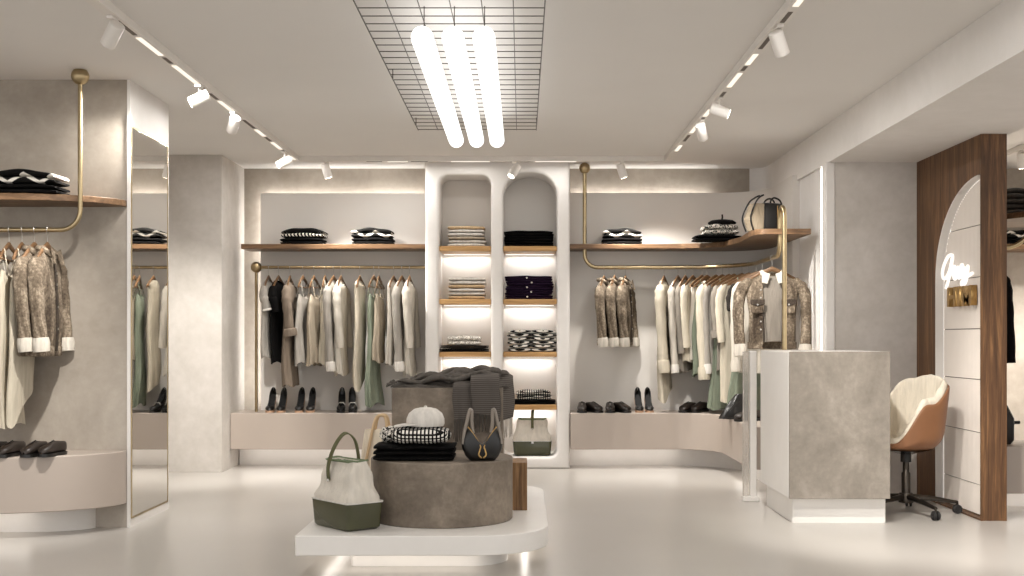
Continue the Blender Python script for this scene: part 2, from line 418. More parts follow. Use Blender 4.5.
MB().tube(up + RAIL[1:] + loop, .0185, 12).build('rail', 'brass', rr)
MB().sphere((.585, 11.2, 2.785), .052).build('ball', 'brass', rr)
def rail_at(px):
    def u(p): return 522 + FPX*p[0]/p[1]
    for a, b in zip(RAIL, RAIL[1:]):
        if u(a) <= px <= u(b):
            k = (px-u(a))/(u(b)-u(a)); d = Vector(b)-Vector(a)
            return Vector(a)+d*k, math.atan2(d.y, d.x)
    return Vector(RAIL[-1]), -pi/2

# tall mirror on the end of the block wall
mi = thing('wall_mirror', 'tall mirror in a thin brass frame on the end of the block wall', 'mirror')
y0, y1, z0, z1 = 7.607, 8.39, .055, 2.545
plate('frame', 'brass', [(y0, z0), (y1, z0), (y1, z1), (y0, z1)], [[(y0+.010, z0+.010), (y1-.010, z0+.010), (y1-.010, z1-.010), (y0+.010, z1-.010)]], -2.4805, -2.473, 'yz', parent=mi)
MB().box(-2.4795, -2.4755, y0+.012, y1-.012, z0+.012, z1-.012).build('glass', 'mirror', mi)

# ceiling: lighting tracks
TZ = CZ-.045
def track(label, x0, y0, x1, y1, inserts, slots, power=24):
    t = thing('lighting_track', label, 'track', ((x0+x1)/2, (y0+y1)/2, TZ), 0, 'white lighting tracks')
    cx, cy = (x0+x1)/2, (y0+y1)/2; along_y = abs(y1-y0) > abs(x1-x0)
    L = (y1-y0 if along_y else x1-x0)/2
    def b(a, c, w, z0, z1): return (-w, w, a, c, z0, z1) if along_y else (a, c, -w, w, z0, z1)
    MB().box(*b(-L, L, .032, .0, .0449)).build('channel', 'track_white', t, bevel=.003)
    for a, c in inserts:
        o0 = cy if along_y else cx
        q = MB().box(*b(a-o0, c-o0, .015, -.003, .01)).build('light_insert', 'insert', t, 'glowing linear insert')
        li = bpy.data.lights.new('insert_beam', 'AREA'); li.shape = 'RECTANGLE'; li.size = c-a; li.size_y = .036; li.energy = (power[inserts.index((a, c))] if isinstance(power, list) else power)*(c-a); li.color = (1, .975, .94)
        lo_ = bpy.data.objects.new('insert_beam', li); C.objects.link(lo_); lo_.parent = q
        lo_.location = (0, (a+c)/2-o0, -.006) if along_y else ((a+c)/2-o0, 0, -.006)
        lo_.rotation_euler = (0, 0, pi/2 if along_y else 0)
    for a, c in slots: MB().box(*b(a-(cy if along_y else cx), c-(cy if along_y else cx), .012, -.0015, .01)).build('slot_cover', 'slot', t, 'dark slot')
    return t
YT = 10.81
track('white track running from the block wall side to the back track', -2.03, -.5, -2.03, YT-.033,
      [(6.35, 6.75), (7.0, 7.5), (8.05, 8.4), (9.15, 9.45), (9.75, 10.1), (10.5, 10.7), (3.0, 3.5), (1, 1.5)],
      [(5.5, 5.56), (6.0, 6.3), (6.8, 6.95), (7.56, 7.64), (7.8, 8.0), (8.46, 8.54), (8.75, 9.1), (9.5, 9.7), (10.16, 10.24)])
track('white track running from the counter side to the back track', 1.31, -.5, 1.31, YT-.033,
      [(5.2, 5.75), (6.72, 6.98), (7.2, 7.6), (8.35, 8.6), (9.0, 9.3), (9.9, 10.2), (3.0, 3.5), (1, 1.5)],
      [(5.85, 6.05), (6.25, 6.6), (7.02, 7.14), (7.75, 7.9), (8.65, 8.9), (9.4, 9.7)])
track('white track crossing the ceiling before the shelf column', -2.062, YT, 1.342, YT,
      [(-1.21, -1.03), (-.64, -.29), (.12, .49)], [(-1.4, -1.26), (-1.0, -.85)], [40, 5, 5])
track('short white track on the ceiling beyond the wood wall', 4.25, 4.0, 4.25, 10.6, [(8.6, 9.0), (6, 6.4)], [(9.1, 9.3)])

SPOT = 5
def spot(label, x, y, aim, power=60, cone=62, tilt_drop=.055):
    t = thing('track_spotlight', label, 'spotlight', (x, y, TZ), 0, 'white track spotlights')
    d = Vector(aim).normalized(); c = Vector((0, 0, -tilt_drop-.03))
    MB().box(-.016, .016, -.045, .045, -.016, -.0005).build('adapter', 'track_white', t, bevel=.003)
    MB().tube([(0, 0, -.014), (0, 0, -tilt_drop)], .0075, 8).build('stem', 'track_white', t)
    b, e = c-d*.064, c+d*.064
    h = MB().tube([b, b+d*.004, e-d*.002, e], [.033, .038, .038, .0365], 20).build('head', 'track_white', t)
    MB().tube([e+d*.0004, e+d*.002], [.029, .029], 18).build('lens', 'lens', h, 'lit lens')
    li = bpy.data.lights.new('spot_beam', 'SPOT'); li.energy = power*SPOT; li.spot_size = R(cone); li.spot_blend = .75; li.shadow_soft_size = .03; li.color = (1, .96, .90)
    o = bpy.data.objects.new('spot_beam', li); C.objects.link(o); o.parent = t; o.location = e+d*.02
    o.rotation_euler = d.to_track_quat('-Z', 'Y').to_euler()
    return t
spot('white spotlight first on the block wall track', -2.03, 5.95, (-.62, .5, -.75), 60)
spot('white spotlight on the block wall track, turned to the mirror', -2.03, 7.55, (-.85, -.2, -.45), 45)
spot('white spotlight on the block wall track, aimed past the mirror at the pier', -2.03, 8.45, (-.5, .8, -.85), 85)
spot('white spotlight at the track corner near the pier', -2.03, 10.25, (-.8, -.2, -.5), 60)
spot('white spotlight over the straight rail bay', -1.76, YT, (.25, .13, -.9), 36, 100)
spot('white spotlight before the shelf column', -.07, YT, (-.45, -.4, -.8), 50)
spot('white spotlight over the start of the curved rail', .90, YT, (.3, .13, -.9), 40, 100)
spot('white spotlight first on the counter side track, over the soffit edge', 1.31, 5.1, (.5, .5, -.7), 60)
spot('white spotlight second on the counter side track', 1.31, 6.12, (.4, .45, -.8), 60)
spot('white spotlight turned flat with its lens toward the soffit', 1.31, 7.95, (.9, -.1, -.35), .5)
spot('white spotlight last but one before the track corner, counter side', 1.31, 8.75, (.3, .6, -.75), 45)
spot('white spotlight on the ceiling beyond the wood wall', 4.25, 10.2, (.1, .1, -.8), 130, 110)
# mesh raft and tube lights
GZ = 2.775
g = MB(); gx0, gx1, gy0, gy1 = -.786, .108, 5.3, 9.09
for k in range(7):
    x = gx0+(gx1-gx0)*k/6; g.tube([(x, gy0, GZ), (x, gy1, GZ)], .0035 if k in (0, 6) else .0028, 6)
for k in range(27):
    y = gy1-.1455*k; g.tube([(gx0, y, GZ+.005), (gx1, y, GZ+.005)], .0026, 6)
gr = thing('ceiling_mesh', 'dark wire mesh raft hung under the ceiling above the tube lights', 'wire mesh')
g.build('wire_mesh', 'dark_metal', gr)
w = MB()
for x in (gx0, gx1):
    for y in (5.6, 7.3, 8.9): w.tube([(x, y, GZ), (x, y, CZ-.001)], .003, 6)
w.build('hanger_wire', 'dark_metal', gr)
for x, lb in ((-.482, 'glowing white tube lamp nearest the block wall side of the mesh'), (-.333, 'middle one of the three glowing white tube lamps'), (-.184, 'glowing white tube lamp on the counter side of the mesh')):
    t = thing('tube_lamp', lb, 'lamp', (x, 7.3, 2.65), 0, 'three tube lamps')
    ya, yb, r = 5.79-7.3, 8.8-7.3, .054
    pts = [(0, ya-r*cos(a), 0) for a in [pi/2*k/6 for k in range(7)]]; rad = [max(.002, r*sin(pi/2*k/6)) for k in range(7)]
    pts += [(0, yb+r*sin(a), 0) for a in [pi/2*k/6 for k in range(7)]]; rad += [max(.002, r*cos(pi/2*k/6)) for k in range(7)]
    MB().tube(pts, rad, 20).build('tube', 'tube', t)
    for yy in (ya+.12, yb-.12):
        MB().tube([(0, yy, .05), (0, yy, CZ-2.65-.001)], .0022, 6).build('cable', 'dark_metal', t)

# ------------------------------------------------------------------ middle plinth
pl = thing('display_plinth', 'low white display platform with one rounded end in the shop middle', 'plinth')
so = rpoly([(-1.15, 6.06), (.14, 6.06), (.14, 8.2), (-1.15, 8.2)], [.015, .38, .3, .015])
MB().prism(so, .1, .2).build('platform', 'lacquer', pl, bevel=.004)
MB().prism(rpoly([(-.9, 6.31), (-.08, 6.31), (-.08, 7.95), (-.9, 7.95)], [.02, .2, .2, .02]), 0, .1).build('toe', 'lacquer', pl)
for q in ((-1.05, -.2, 6.2, 6.23), (-1.06, -1.03, 6.3, 7.9), (.0, .03, 6.5, 7.9)): MB().box(*q, .088, .0995).build('led_strip', 'led_soft', pl, 'glowing strip under the platform')
dr = MB().lathe([(.0001, 0), (.388, 0), (.393, .005), (.393, .335), (.388, .34), (.0001, .34)], 72)
dr = dr.build('round_plinth', 'drum', loc=(-.445, 6.68, .2)); tag(dr, 'low round brown concrete drum on the white platform', 'plinth')
bx = MB().box(-.79, -.115, 7.27, 7.82, .2, .897).build('box_plinth', 'drum', bevel=.004); tag(bx, 'tall brown concrete box behind the round drum, draped with the scarf', 'plinth')
wb = MB().box(-.12, .03, 6.96, 7.25, .2, .477).build('wood_riser', 'wood_block', bevel=.003); tag(wb, 'small brown wood block standing between the drum and the concrete box', 'wood block')

# ------------------------------------------------------------------ counter
ct = thing('counter', 'reception counter with a grey concrete front and a rounded white side', 'counter')
co = rpoly([(1.716, 7.73), (2.365, 7.73), (2.365, 8.85), (1.716, 8.85)], [.004, .004, .05, .24], 12)
MB().prism(co, .167, 1.112).build('body', 'lacquer', ct, bevel=.005)
MB().box(1.718, 2.366, 7.708, 7.731, .166, 1.113).build('front_panel', 'counter_c', ct, 'grey concrete front', bevel=.003)
MB().prism(rpoly([(1.755, 7.79), (2.362, 7.79), (2.362, 8.8), (1.755, 8.8)], [.01, .01, .05, .22]), 0, .167).build('toe', 'lacquer', ct)
sf = MB()
sf.box(1.672, 1.722, 8.80, 8.86, .0, 1.105)
sf.build('side_post', 'lacquer', ct, 'white upright post', bevel=.006)
ac = MB().box(1.622, 1.666, 8.80, 8.83, .03, 1.1).build('side_pane', 'acrylic', ct, 'clear upright strip', bevel=.004)
MB().box(1.62, 1.74, 8.785, 8.875, 0, .04).build('post_foot', 'lacquer', ct, bevel=.006)

# ------------------------------------------------------------------ wood wall with the lit arch
ya, yb = 7.87, 9.15
hole = [(7.885, .012), (8.73, .012), (8.73, 1.62)] + arc(7.885, 1.62, .845, 0, 90, 20, .66)[1:]
struct(plate('wall_wood', 'wood_wall', [(ya, 0), (yb, 0), (yb, SZ-.001), (ya, SZ-.001)], [hole], 3.01, 3.075, 'yz'))
struct(MB().box(3.075, 3.18, ya, yb, 0, SZ-.001).build('wall_wood_core', 'wood_wall'))
struct(MB().box(3.08, 3.2, yb, YB, 0, SZ-.001).build('wall_wood_end', 'plaster'))
rv = MB()      # pale reveal lining of the arch
line = [(8.728, .014), (8.728, 1.62)] + [(y, z) for y, z in arc(7.887, 1.62, .841, 0, 88, 22, .656)][1:]
for (a, b), (c, d) in zip(line, line[1:]):
    rv.loft([[(3.006, a, b), (3.072, a, b), (3.072, a-.008, b-.004), (3.006, a-.008, b-.004)], [(3.006, c, d), (3.072, c, d), (3.072, c-.008, d-.004), (3.006, c-.008, d-.004)]])
fp = thing('fluted_panel', 'cream fluted wall panel filling the half arch of the wood wall', 'wall panel')
rv.build('rim', 'lacquer', fp, 'white rim of the arch')
ls = MB()
for (a, b), (c, d) in zip(line, line[1:]): ls.tube([(3.068, a-.012, b-.005), (3.068, c-.012, d-.005)], .004, 6)
ls.build('led_line', 'neon', fp, 'glowing line round the arch')
MB().box(3.0705, 3.0745, 7.887, 8.71, .015, 2.27).build('backing', 'slot', fp, 'dark backing seen in the joints')
fl = MB(); zs = [.02, .22, .57, .925, 1.265, 1.613, 1.96, 2.3]; nfl = 34; pw = (8.70-7.89)/nfl
for i in range(nfl):
    yc = 7.89+pw*(i+.5); top = 1.62+.65*sqrt(max(0, 1-((yc+pw/2-7.885)/.835)**2))
    for z0, z1 in zip(zs, zs[1:]):
        e = min(z1, top)-.006
        if e-z0 < .03: continue
        fl.loft([[(3.0704-.012*sin(a)-.002, yc+pw*.48*cos(a), z) for a in [pi*k/5 for k in range(6)]] for z in (z0, e)])
fl.build('flutes', 'flute', fp)
# sign on the fluted panel: white script over gold capitals
sg = thing('wall_sign', 'white glowing script over gold capitals on the fluted panel', 'sign', (3.03, 8.66, 1.43))
def sv(cx, cy):    # strokes traced in panel units: along the wall, up
    return (0, -(cx-65)/265*.66, (Z_at(245+cy/7.2, 8.3)-1.43))
def smooth(pts, n=5):
    out = []
    for i in range(len(pts)-1):
        p0, p1, p2, p3 = [Vector(pts[max(0, min(len(pts)-1, i+k))]) for k in (-1, 0, 1, 2)]
        for k in range(n):
            t = k/n; out.append(.5*((2*p1)+(p2-p0)*t+(2*p0-5*p1+4*p2-p3)*t*t+(3*p1-p0-3*p2+p3)*t*t*t))
    return out+[Vector(pts[-1])]
strokes = [[(150, 95), (148, 62), (118, 65), (85, 120), (70, 180), (78, 222), (100, 222), (128, 170), (150, 80), (140, 150), (122, 230), (100, 300)],
           [(128, 215), (150, 160), (168, 150), (160, 210), (172, 240), (190, 190), (196, 150)],
           [(196, 150), (188, 215), (204, 238), (222, 190), (228, 150), (218, 150), (210, 200), (224, 235), (240, 200)],
           [(240, 160), (236, 220), (250, 232), (268, 160), (262, 230), (246, 280), (224, 288), (226, 262), (262, 236), (300, 215)]]
sc = MB()
for st in strokes: sc.tube(smooth([sv(*p) for p in st]), .012, 8)
sc.build('script_lettering', 'neon', sg, 'white glowing script')
for k, (ch, y) in enumerate((('H', -.15), ('I', -.35), ('M', -.43))):
    cu = bpy.data.curves.new('letter', 'FONT'); cu.body = ch; cu.size = .2; cu.extrude = .02; cu.offset = .006
    tmp = bpy.data.objects.new('letter', cu); C.objects.link(tmp)
    me = bpy.data.meshes.new_from_object(tmp.evaluated_get(bpy.context.evaluated_depsgraph_get())); bpy.data.objects.remove(tmp)
    for q in me.vertices: q.co = (-q.co.z, y-q.co.x*1.25, q.co.y*.92-.005)
    bm = bmesh.new(); bm.from_mesh(me); bmesh.ops.remove_doubles(bm, verts=bm.verts, dist=1e-5); bmesh.ops.recalc_face_normals(bm, faces=bm.faces); bm.to_mesh(me); bm.free()
    me.materials.clear(); me.materials.append(M['gold']); o = bpy.data.objects.new('letter', me); C.objects.link(o); o.parent = sg; o['label'] = 'gold capital letter'

# ------------------------------------------------------------------ chair
ch = thing('swivel_chair', 'cognac shell swivel chair with cream cushion on castors by the counter', 'chair', (2.63, 8.22, 0), R(24))
def sst(a, b, x): x = max(0, min(1, (x-a)/(b-a))); return x*x*(3-2*x)
def bowl(off, h0, lo=.0):
    rows = []; nT = 56; nS = 12
    for i in range(nS+1):
        t = i/nS; row = []
        for k in range(nT):
            a = 2*pi*k/nT; ca = cos(a); deg = abs((math.degrees(a)+180) % 360-180)
            back = 1-sst(46, 84, deg); arm = 1-sst(100, 150, deg)
            H = .03 + .27*arm + .15*back - .03*sst(0, 50, deg)*back
            rr_ = (.215+off)*min(1, (t*2.3)**.5) + (.035+.03*back)*max(0, t-.3)
            rr_ *= 1 + .10*max(0, -ca)
            q = abs(cos(2*a))**2; rr_ *= 1.07-.07*q
            z = h0 + lo + H*max(0, (t-.28)/.72)**1.15 + .018*min(1, t/.28)**2
            row.append((rr_*ca*1.0, rr_*sin(a)*1.06, z))
        rows.append(row)
    return rows
out_ = bowl(0, .435); inn = bowl(-.012, .447)
MB().loft(out_ + inn[::-1], True, True).build('shell', 'chair_shell', ch, 'cognac brown shell', sub=1, sharp=180)
c0 = bowl(-.012, .449); c1 = bowl(-.05, .48, 0)
for i, row in enumerate(c1):
    for k, (x, y, z) in enumerate(row):
        rp = .0035*sin(k*1.9+i*.7)+.003*sin(i*2.2+k*.6)
        row[k] = (x*(1-rp*2), y*(1-rp*2), z+rp)
top = [[((a[0]+b[0])/2, (a[1]+b[1])/2, max(a[2], b[2])-.002) for a, b in zip(c0[-1], c1[-1])]]
MB().loft(c0[4:] + top + c1[::-1], True, True).build('cushion', 'chair_cushion', ch, 'creased cream cushion', sub=1, sharp=180)
MB().lathe([(.0001, 0), (.05, 0), (.16, .028), (.18, .032), (.0001, .032)], 24, (0, 0, .407)).build('seat_plate', 'chrome', ch)
MB().lathe([(.03, .0), (.03, .19), (.022, .2), (.022, .325)], 16, (0, 0, .085)).build('gas_lift', 'dark_metal', ch)
MB().lathe([(.036, 0), (.036, .05), (.028, .06)], 16, (0, 0, .352)).build('lift_collar', 'rubber', ch)
MB().lathe([(.05, 0), (.055, .03), (.045, .065)], 18, (0, 0, .075)).build('hub', 'dark_metal', ch)
for k in range(5):
    a = R(-75+72*k-24); d = Vector((cos(a), sin(a), 0)); e = d*.345
    MB().tube([d*.03+Vector((0, 0, .115)), d*.2+Vector((0, 0, .1)), e+Vector((0, 0, .078))], [.026, .02, .014], 10, sy=.8).build('base_leg', 'dark_metal', ch)
    s = Vector((-d.y, d.x, 0))
    cs = MB().tube([e+Vector((0, 0, .085)), e+Vector((0, 0, .036))], .008, 8).build('castor', 'dark_metal', ch)
    for sg_ in (-1, 1):
        c = e+s*(.013*sg_)+Vector((0, 0, .032)); w = MB()
        q = [c+d*(.022*cos(2*pi*i/16))+Vector((0, 0, .022*sin(2*pi*i/16))) for i in range(16)]
        w.tube(q, .0098, 8, closed=True); w.tube([c-s*.006, c+s*.006], .014, 10)
        w.build('wheel', 'rubber', cs)
# ------------------------------------------------------------------ hangers and garments
def make_hanger():
    t = thing('clothes_hanger', 'x', 'hanger')
    MB().tube([(.0135*cos(a)*1.15, 0, .0135*sin(a)*1.15+.004) for a in [R(-40+20*k) for k in range(13)]] + [(-.012, 0, -.012), (0, 0, -.026), (0, 0, -.088)], .0028, 6).build('hook', 'steel', t)
    rings = []
    for k in range(15):
        u = -1+2*k/14; x = .205*u; z = -.092-.095*abs(u)**1.15 ; hh = .021-.008*abs(u); 
        c = .004*abs(u)
        rings.append([(x, .0085*cos(a)-.012*abs(u)**2, z+hh*sin(a)) for a in [2*pi*j/10 for j in range(10)]])
    MB().loft(rings).build('shoulder_bar', 'wood_hanger', t)
    MB().tube([(-.185, -.01, -.185), (0, -.008, -.19), (.185, -.01, -.185)], .006, 8).build('trouser_bar', 'wood_hanger', t)
    return t
HANGER = make_hanger(); HFIRST = [True]
def hang(loc, phi, label, group):
    if HFIRST[0]:
        HFIRST[0] = False; o = HANGER; o.location = loc; o.rotation_euler = (0, 0, phi); o['label'] = label; o['group'] = group; return o
    return dup(HANGER, loc, phi, label, group)

def prof(tab, z):
    for (z0, *a), (z1, *b) in zip(tab, tab[1:]):
        if z1 <= z <= z0:
            t = (z0-z)/(z0-z1); t = t*t*(3-2*t) if len(tab) > 3 else t
            return [p+(q-p)*t for p, q in zip(a, b)]
    return list(tab[-1][1:])

def garment(name, cat, label, group, loc, phi, L, mat, sw=.2, hem=.2, hd=.05, chest=None, cami=False, strap='', sleeve=0, cuff=None, cuffh=.07,
            collar=None, tail=0, amp=.12, nf=7, seed=1, slw=.055, flare=.03, buttons=0, open_front=0, lining=None, placket=None, roll=False, sleeve_mat=None, waist=None, trim=None, fwd=.02):
    g = random.Random(seed*13+5); ph = g.random()*6; t = thing(name, label, cat, loc, phi, group)
    ch = chest or hem
    if cami: tab = [(-.245, .125, .04), (-.33, max(.14, ch*.85), hd), (-L*.65, ch, hd*1.05), (-L, hem, hd*1.25)]; zt = -.245
    else: tab = [(-.122, .062, .036), (-.14, .115, .042), (-.165, .165, .046), (-.2, sw, .05), (-.28, sw*.98, hd), (-L*.65, ch, hd*1.05), (-L, hem, hd*1.2)]; zt = -.122
    nR, nT = 22, 44
    zr = [zt-(L+zt)*(i/nR)**1.25 for i in range(nR+1)] if cami else [-.122, -.131, -.14, -.152, -.165, -.182, -.2, -.23] + [-.28-(L-.28)*(i/(nR-8)) for i in range(nR-7)]
    def pt(a, z, sc=1.0):
        hw, d = prof(tab, z); d *= .78; k = max(0, min(1, (-z-.24)/max(.1, L-.24)))
        f = 1+amp*k*sin(nf*a+ph+2.2*z)+amp*.5*k*sin((nf*2-3)*a+ph*2)
        ca, sa = cos(a), sin(a)
        x = hw*(abs(ca)**.85)*(1 if ca > 0 else -1)*(1+(f-1)*.35)*sc; y = d*(abs(sa)**.8)*(1 if sa > 0 else -1)*f*sc
        zz = z - tail*k**2*max(0, .35-ca)*.75 - amp*.1*k*sin(3*a+ph)
        if not cami and z > -.2: zz -= .05*max(0, -sa)*max(0, (z+.2)/.08)
        if cami: zz -= (.05*abs(sin(a)))*(1-k)**4
        y += .012*k*sin(z*9+ph)
        return (x, y, zz)
    m = MB()
    if open_front:
        A = [-pi/2+open_front+(2*pi-2*open_front)*k/(nT-1) for k in range(nT)]
        rings = []
        for z in zr: rings.append([pt(a, z) for a in A] + [pt(a, z, .94) for a in A[::-1]])
        m.loft(rings)
    else:
        A = [2*pi*k/nT for k in range(nT)]
        top = [[pt(a, zt, .86) for a in A]]; top = [[(x, y, z-.02) for x, y, z in top[0]]]
        bot = [[(x*.93, y*.8, z+.03) for x, y, z in [pt(a, -L) for a in A]]]
        m.loft(top + [[pt(a, z) for a in A] for z in zr] + bot)
    m.build('body', mat, t, sharp=75)
    if lining:
        m = MB(); zl = [-.15, -.2]+[-.28-(L-.05-.28)*i/8 for i in range(9)]
        m.loft([[(x, y+.012, z) for x, y, z in [pt(2*pi*k/30, z, .86) for k in range(30)]] for z in zl]).build('lining', lining, t, 'pale lining in the open front')
    if cami:
        for s in (-1, 1):
            x = s*.112; zz = -.092-.095*abs(x/.205)**1.15+.018
            pts = smooth([(x*1.0, -.036, -.285), (x*.98, -.02, -.2), (x*.96, -.006, zz), (x*.98, .012, -.2), (x*1.0, .034, -.285)], 4)
            MB().tube(pts, .0045, 6).build('strap', mat if not strap else strap, t)
    if sleeve:
        for s in (-1, 1):
            e = sleeve
            pts = smooth([(s*(sw-.05), 0, -.19), (s*(sw-.01), -.002, -.215), (s*(sw+flare*.75), -.006, -.30), (s*(sw+flare), -.012-fwd*.3, -.2-e*.5), (s*(sw+flare*.8), -.02-fwd, -.2-e)], 5)
            n = len(pts); rr = [slw*.74*(.5+.5*min(1, i/7))*(1-.22*i/(n-1))*(1+.06*sin(i*1.7+ph)) for i in range(n)]
            sl = MB().tube(pts, rr, 14).build('sleeve', sleeve_mat or mat, t, sharp=75)
            p, q = Vector(pts[-1]), (Vector(pts[-1])-Vector(pts[-2])).normalized()
            if cuff:
                r0 = slw*.68
                cf = MB().tube([p-q*cuffh*.5, p-q*cuffh*.48, p-q*cuffh*.1, p+q*cuffh*.48, p+q*cuffh*.5], [r0*.8, r0*1.02, r0*1.12, r0*1.02, r0*.8], 16).build('cuff', cuff, sl, 'pale cuff' if cuff in ('white', 'fleece') else None)
            elif roll:
                cf = MB().tube([p-q*.05, p-q*.045, p-q*.01, p+q*.02, p+q*.022], [slw*.65, slw*.88, slw*.95, slw*.9, slw*.55], 16).build('rolled_cuff', mat, sl)
    if collar:
        m = MB(); pts = []
        for k in range(15):
            a = -pi/2+.55+(2*pi-1.1)*k/14
            pts.append((.082*cos(a), .05*sin(a), -.118-.05*max(0, -sin(a))))
        m.tube(pts, [.012]+[.02]*13+[.014], 8)
        for s in (-1, 1):
            m.loft([[(s*.02, -.05, -.135), (s*.085, -.045, -.115), (s*.088, -.052, -.113)], [(s*.045, -.07, -.215), (s*.09, -.068, -.21), (s*.09, -.075, -.206)]])
        m.build('collar', collar, t, 'pale collar' if collar in ('fleece', 'white') else None)
    if placket:
        for s in ((-1, 1) if open_front else (0,)):
            off = (open_front/1.0*.17) if open_front else 0
            pts = [(s*(off*sw/.2+.02), pt(-pi/2+open_front*s*1.3, z)[1]-.003, z) for z in [-.2-(L-.22)*i/8 for i in range(9)]]
            m = MB()
            m.loft([[(x-.016, y, z), (x+.016, y, z), (x+.016, y-.006, z), (x-.016, y-.006, z)] for x, y, z in pts]); m.build('placket', placket, t)
            if buttons and s <= 0:
                for k in range(buttons):
                    i = min(8, 1+k*7//max(1, buttons)); x, y, z = pts[i]
                    MB().tube([(x, y-.006, z), (x, y-.0095, z)], .007, 10).build('button', 'steel' if 'denim' in str(mat) else 'white', t)
    if waist:
        m = MB(); rings = []
        for z in (-L+.05, -L+.045, -L-.005, -L-.01):
            sc = 1.05 if -L-.006 < z < -L+.047 else .98
            A = [-pi/2+open_front+(2*pi-2*open_front)*k/39 for k in range(40)] if open_front else [2*pi*k/40 for k in range(40)]
            rings.append([pt(a, max(z, -L), sc)[:2]+(z,) for a in A] + ([pt(a, max(z, -L), sc*.9)[:2]+(z,) for a in A[::-1]] if open_front else []))
        m.loft(rings).build('waistband', waist, t)
    return t

def edge_on(loc, off=12): return math.atan2(loc[1], loc[0])-R(off)
def short(lb): return ' '.join(lb.split()[:12])
def px3(px, Y, z): return (X_at(px, Y), Y, z)
G1 = 'garments on the straight bay rail'; H1 = 'hangers on the straight bay rail'
straight = [  # px, name, cat, label, kwargs
 (268.7, 'tee', 'top', 'pale grey short-sleeved top next to the brass ball post', dict(L=.84, mat='lightgrey', sleeve=.2, slw=.062, cuff='white', cuffh=.02, hem=.19)),
 (278.6, 'tee', 'top', 'black short-sleeved top, the only black one on its rail', dict(L=.89, mat='black', sleeve=.22, slw=.062, hem=.2)),
 (290, 'coat', 'coat', 'long taupe coat with rolled sleeves between the black top and the camisoles', dict(L=1.10, mat='taupe', sleeve=.42, slw=.07, roll=True, hem=.22, hd=.065, flare=.05)),
 (303, 'camisole', 'top', 'grey strappy camisole next to the taupe coat', dict(L=.90, mat='lightgrey', cami=True, hem=.2, amp=.22)),
 (314, 'camisole', 'top', 'cream strappy camisole between a grey one and a narrow one', dict(L=.905, mat='beige', cami=True, hem=.19, amp=.2)),
 (325, 'camisole', 'top', 'narrow cream strappy camisole beside a grey shirt', dict(L=.9, mat='cream', cami=True, hem=.13, chest=.13, amp=.18)),
 (333.6, 'shirt', 'shirt', 'grey long-sleeved shirt with white cuff next to the narrow camisole', dict(L=.93, mat='lightgrey', sleeve=.72, cuff='white', cuffh=.09, slw=.06, hem=.19)),
 (341, 'blouse', 'shirt', 'ivory blouse just before the gap in the middle of the straight rail', dict(L=1.0, mat='ivory', sleeve=.55, slw=.06, hem=.18, amp=.16)),
 (360, 'dress', 'dress', 'cream dress with pointed hem hanging alone in the middle of its rail', dict(L=1.02, mat='cream', hem=.17, sw=.15, tail=.13, amp=.14, nf=4)),
 (374, 'dress', 'dress', 'long sage green strappy dress on the straight rail', dict(L=1.28, mat='green', cami=True, hem=.22, chest=.15, amp=.2)),
 (379, 'camisole', 'top', 'beige camisole hanging close against the long green dress', dict(L=.88, mat='beige', cami=True, hem=.16, amp=.18)),
 (393.7, 'cardigan', 'cardigan', 'cream sleeveless cardigan before the second white-cuffed grey shirt', dict(L=.90, mat='knit', hem=.18, sw=.17, amp=.12)),
 (402, 'shirt', 'shirt', 'grey long-sleeved shirt with white cuff, second from the shelf column', dict(L=.93, mat='lightgrey', sleeve=.72, cuff='white', cuffh=.09, slw=.06, hem=.19)),
 (409.5, 'blouse', 'shirt', 'ivory blouse hanging nearest to the shelf column', dict(L=1.0, mat='ivory', sleeve=.55, slw=.06, hem=.18, amp=.15)),
]
for i, (px, nm, cat, lb, kw) in enumerate(straight):
    loc = px3(px, 11.2, RZ); phi = edge_on(loc, 13+4*sin(i*2.3))
    hang(loc, phi, ('wooden hanger of the ' + short(lb)), H1)
    garment(nm, cat, lb, G1, loc, phi, seed=i+1, **kw)

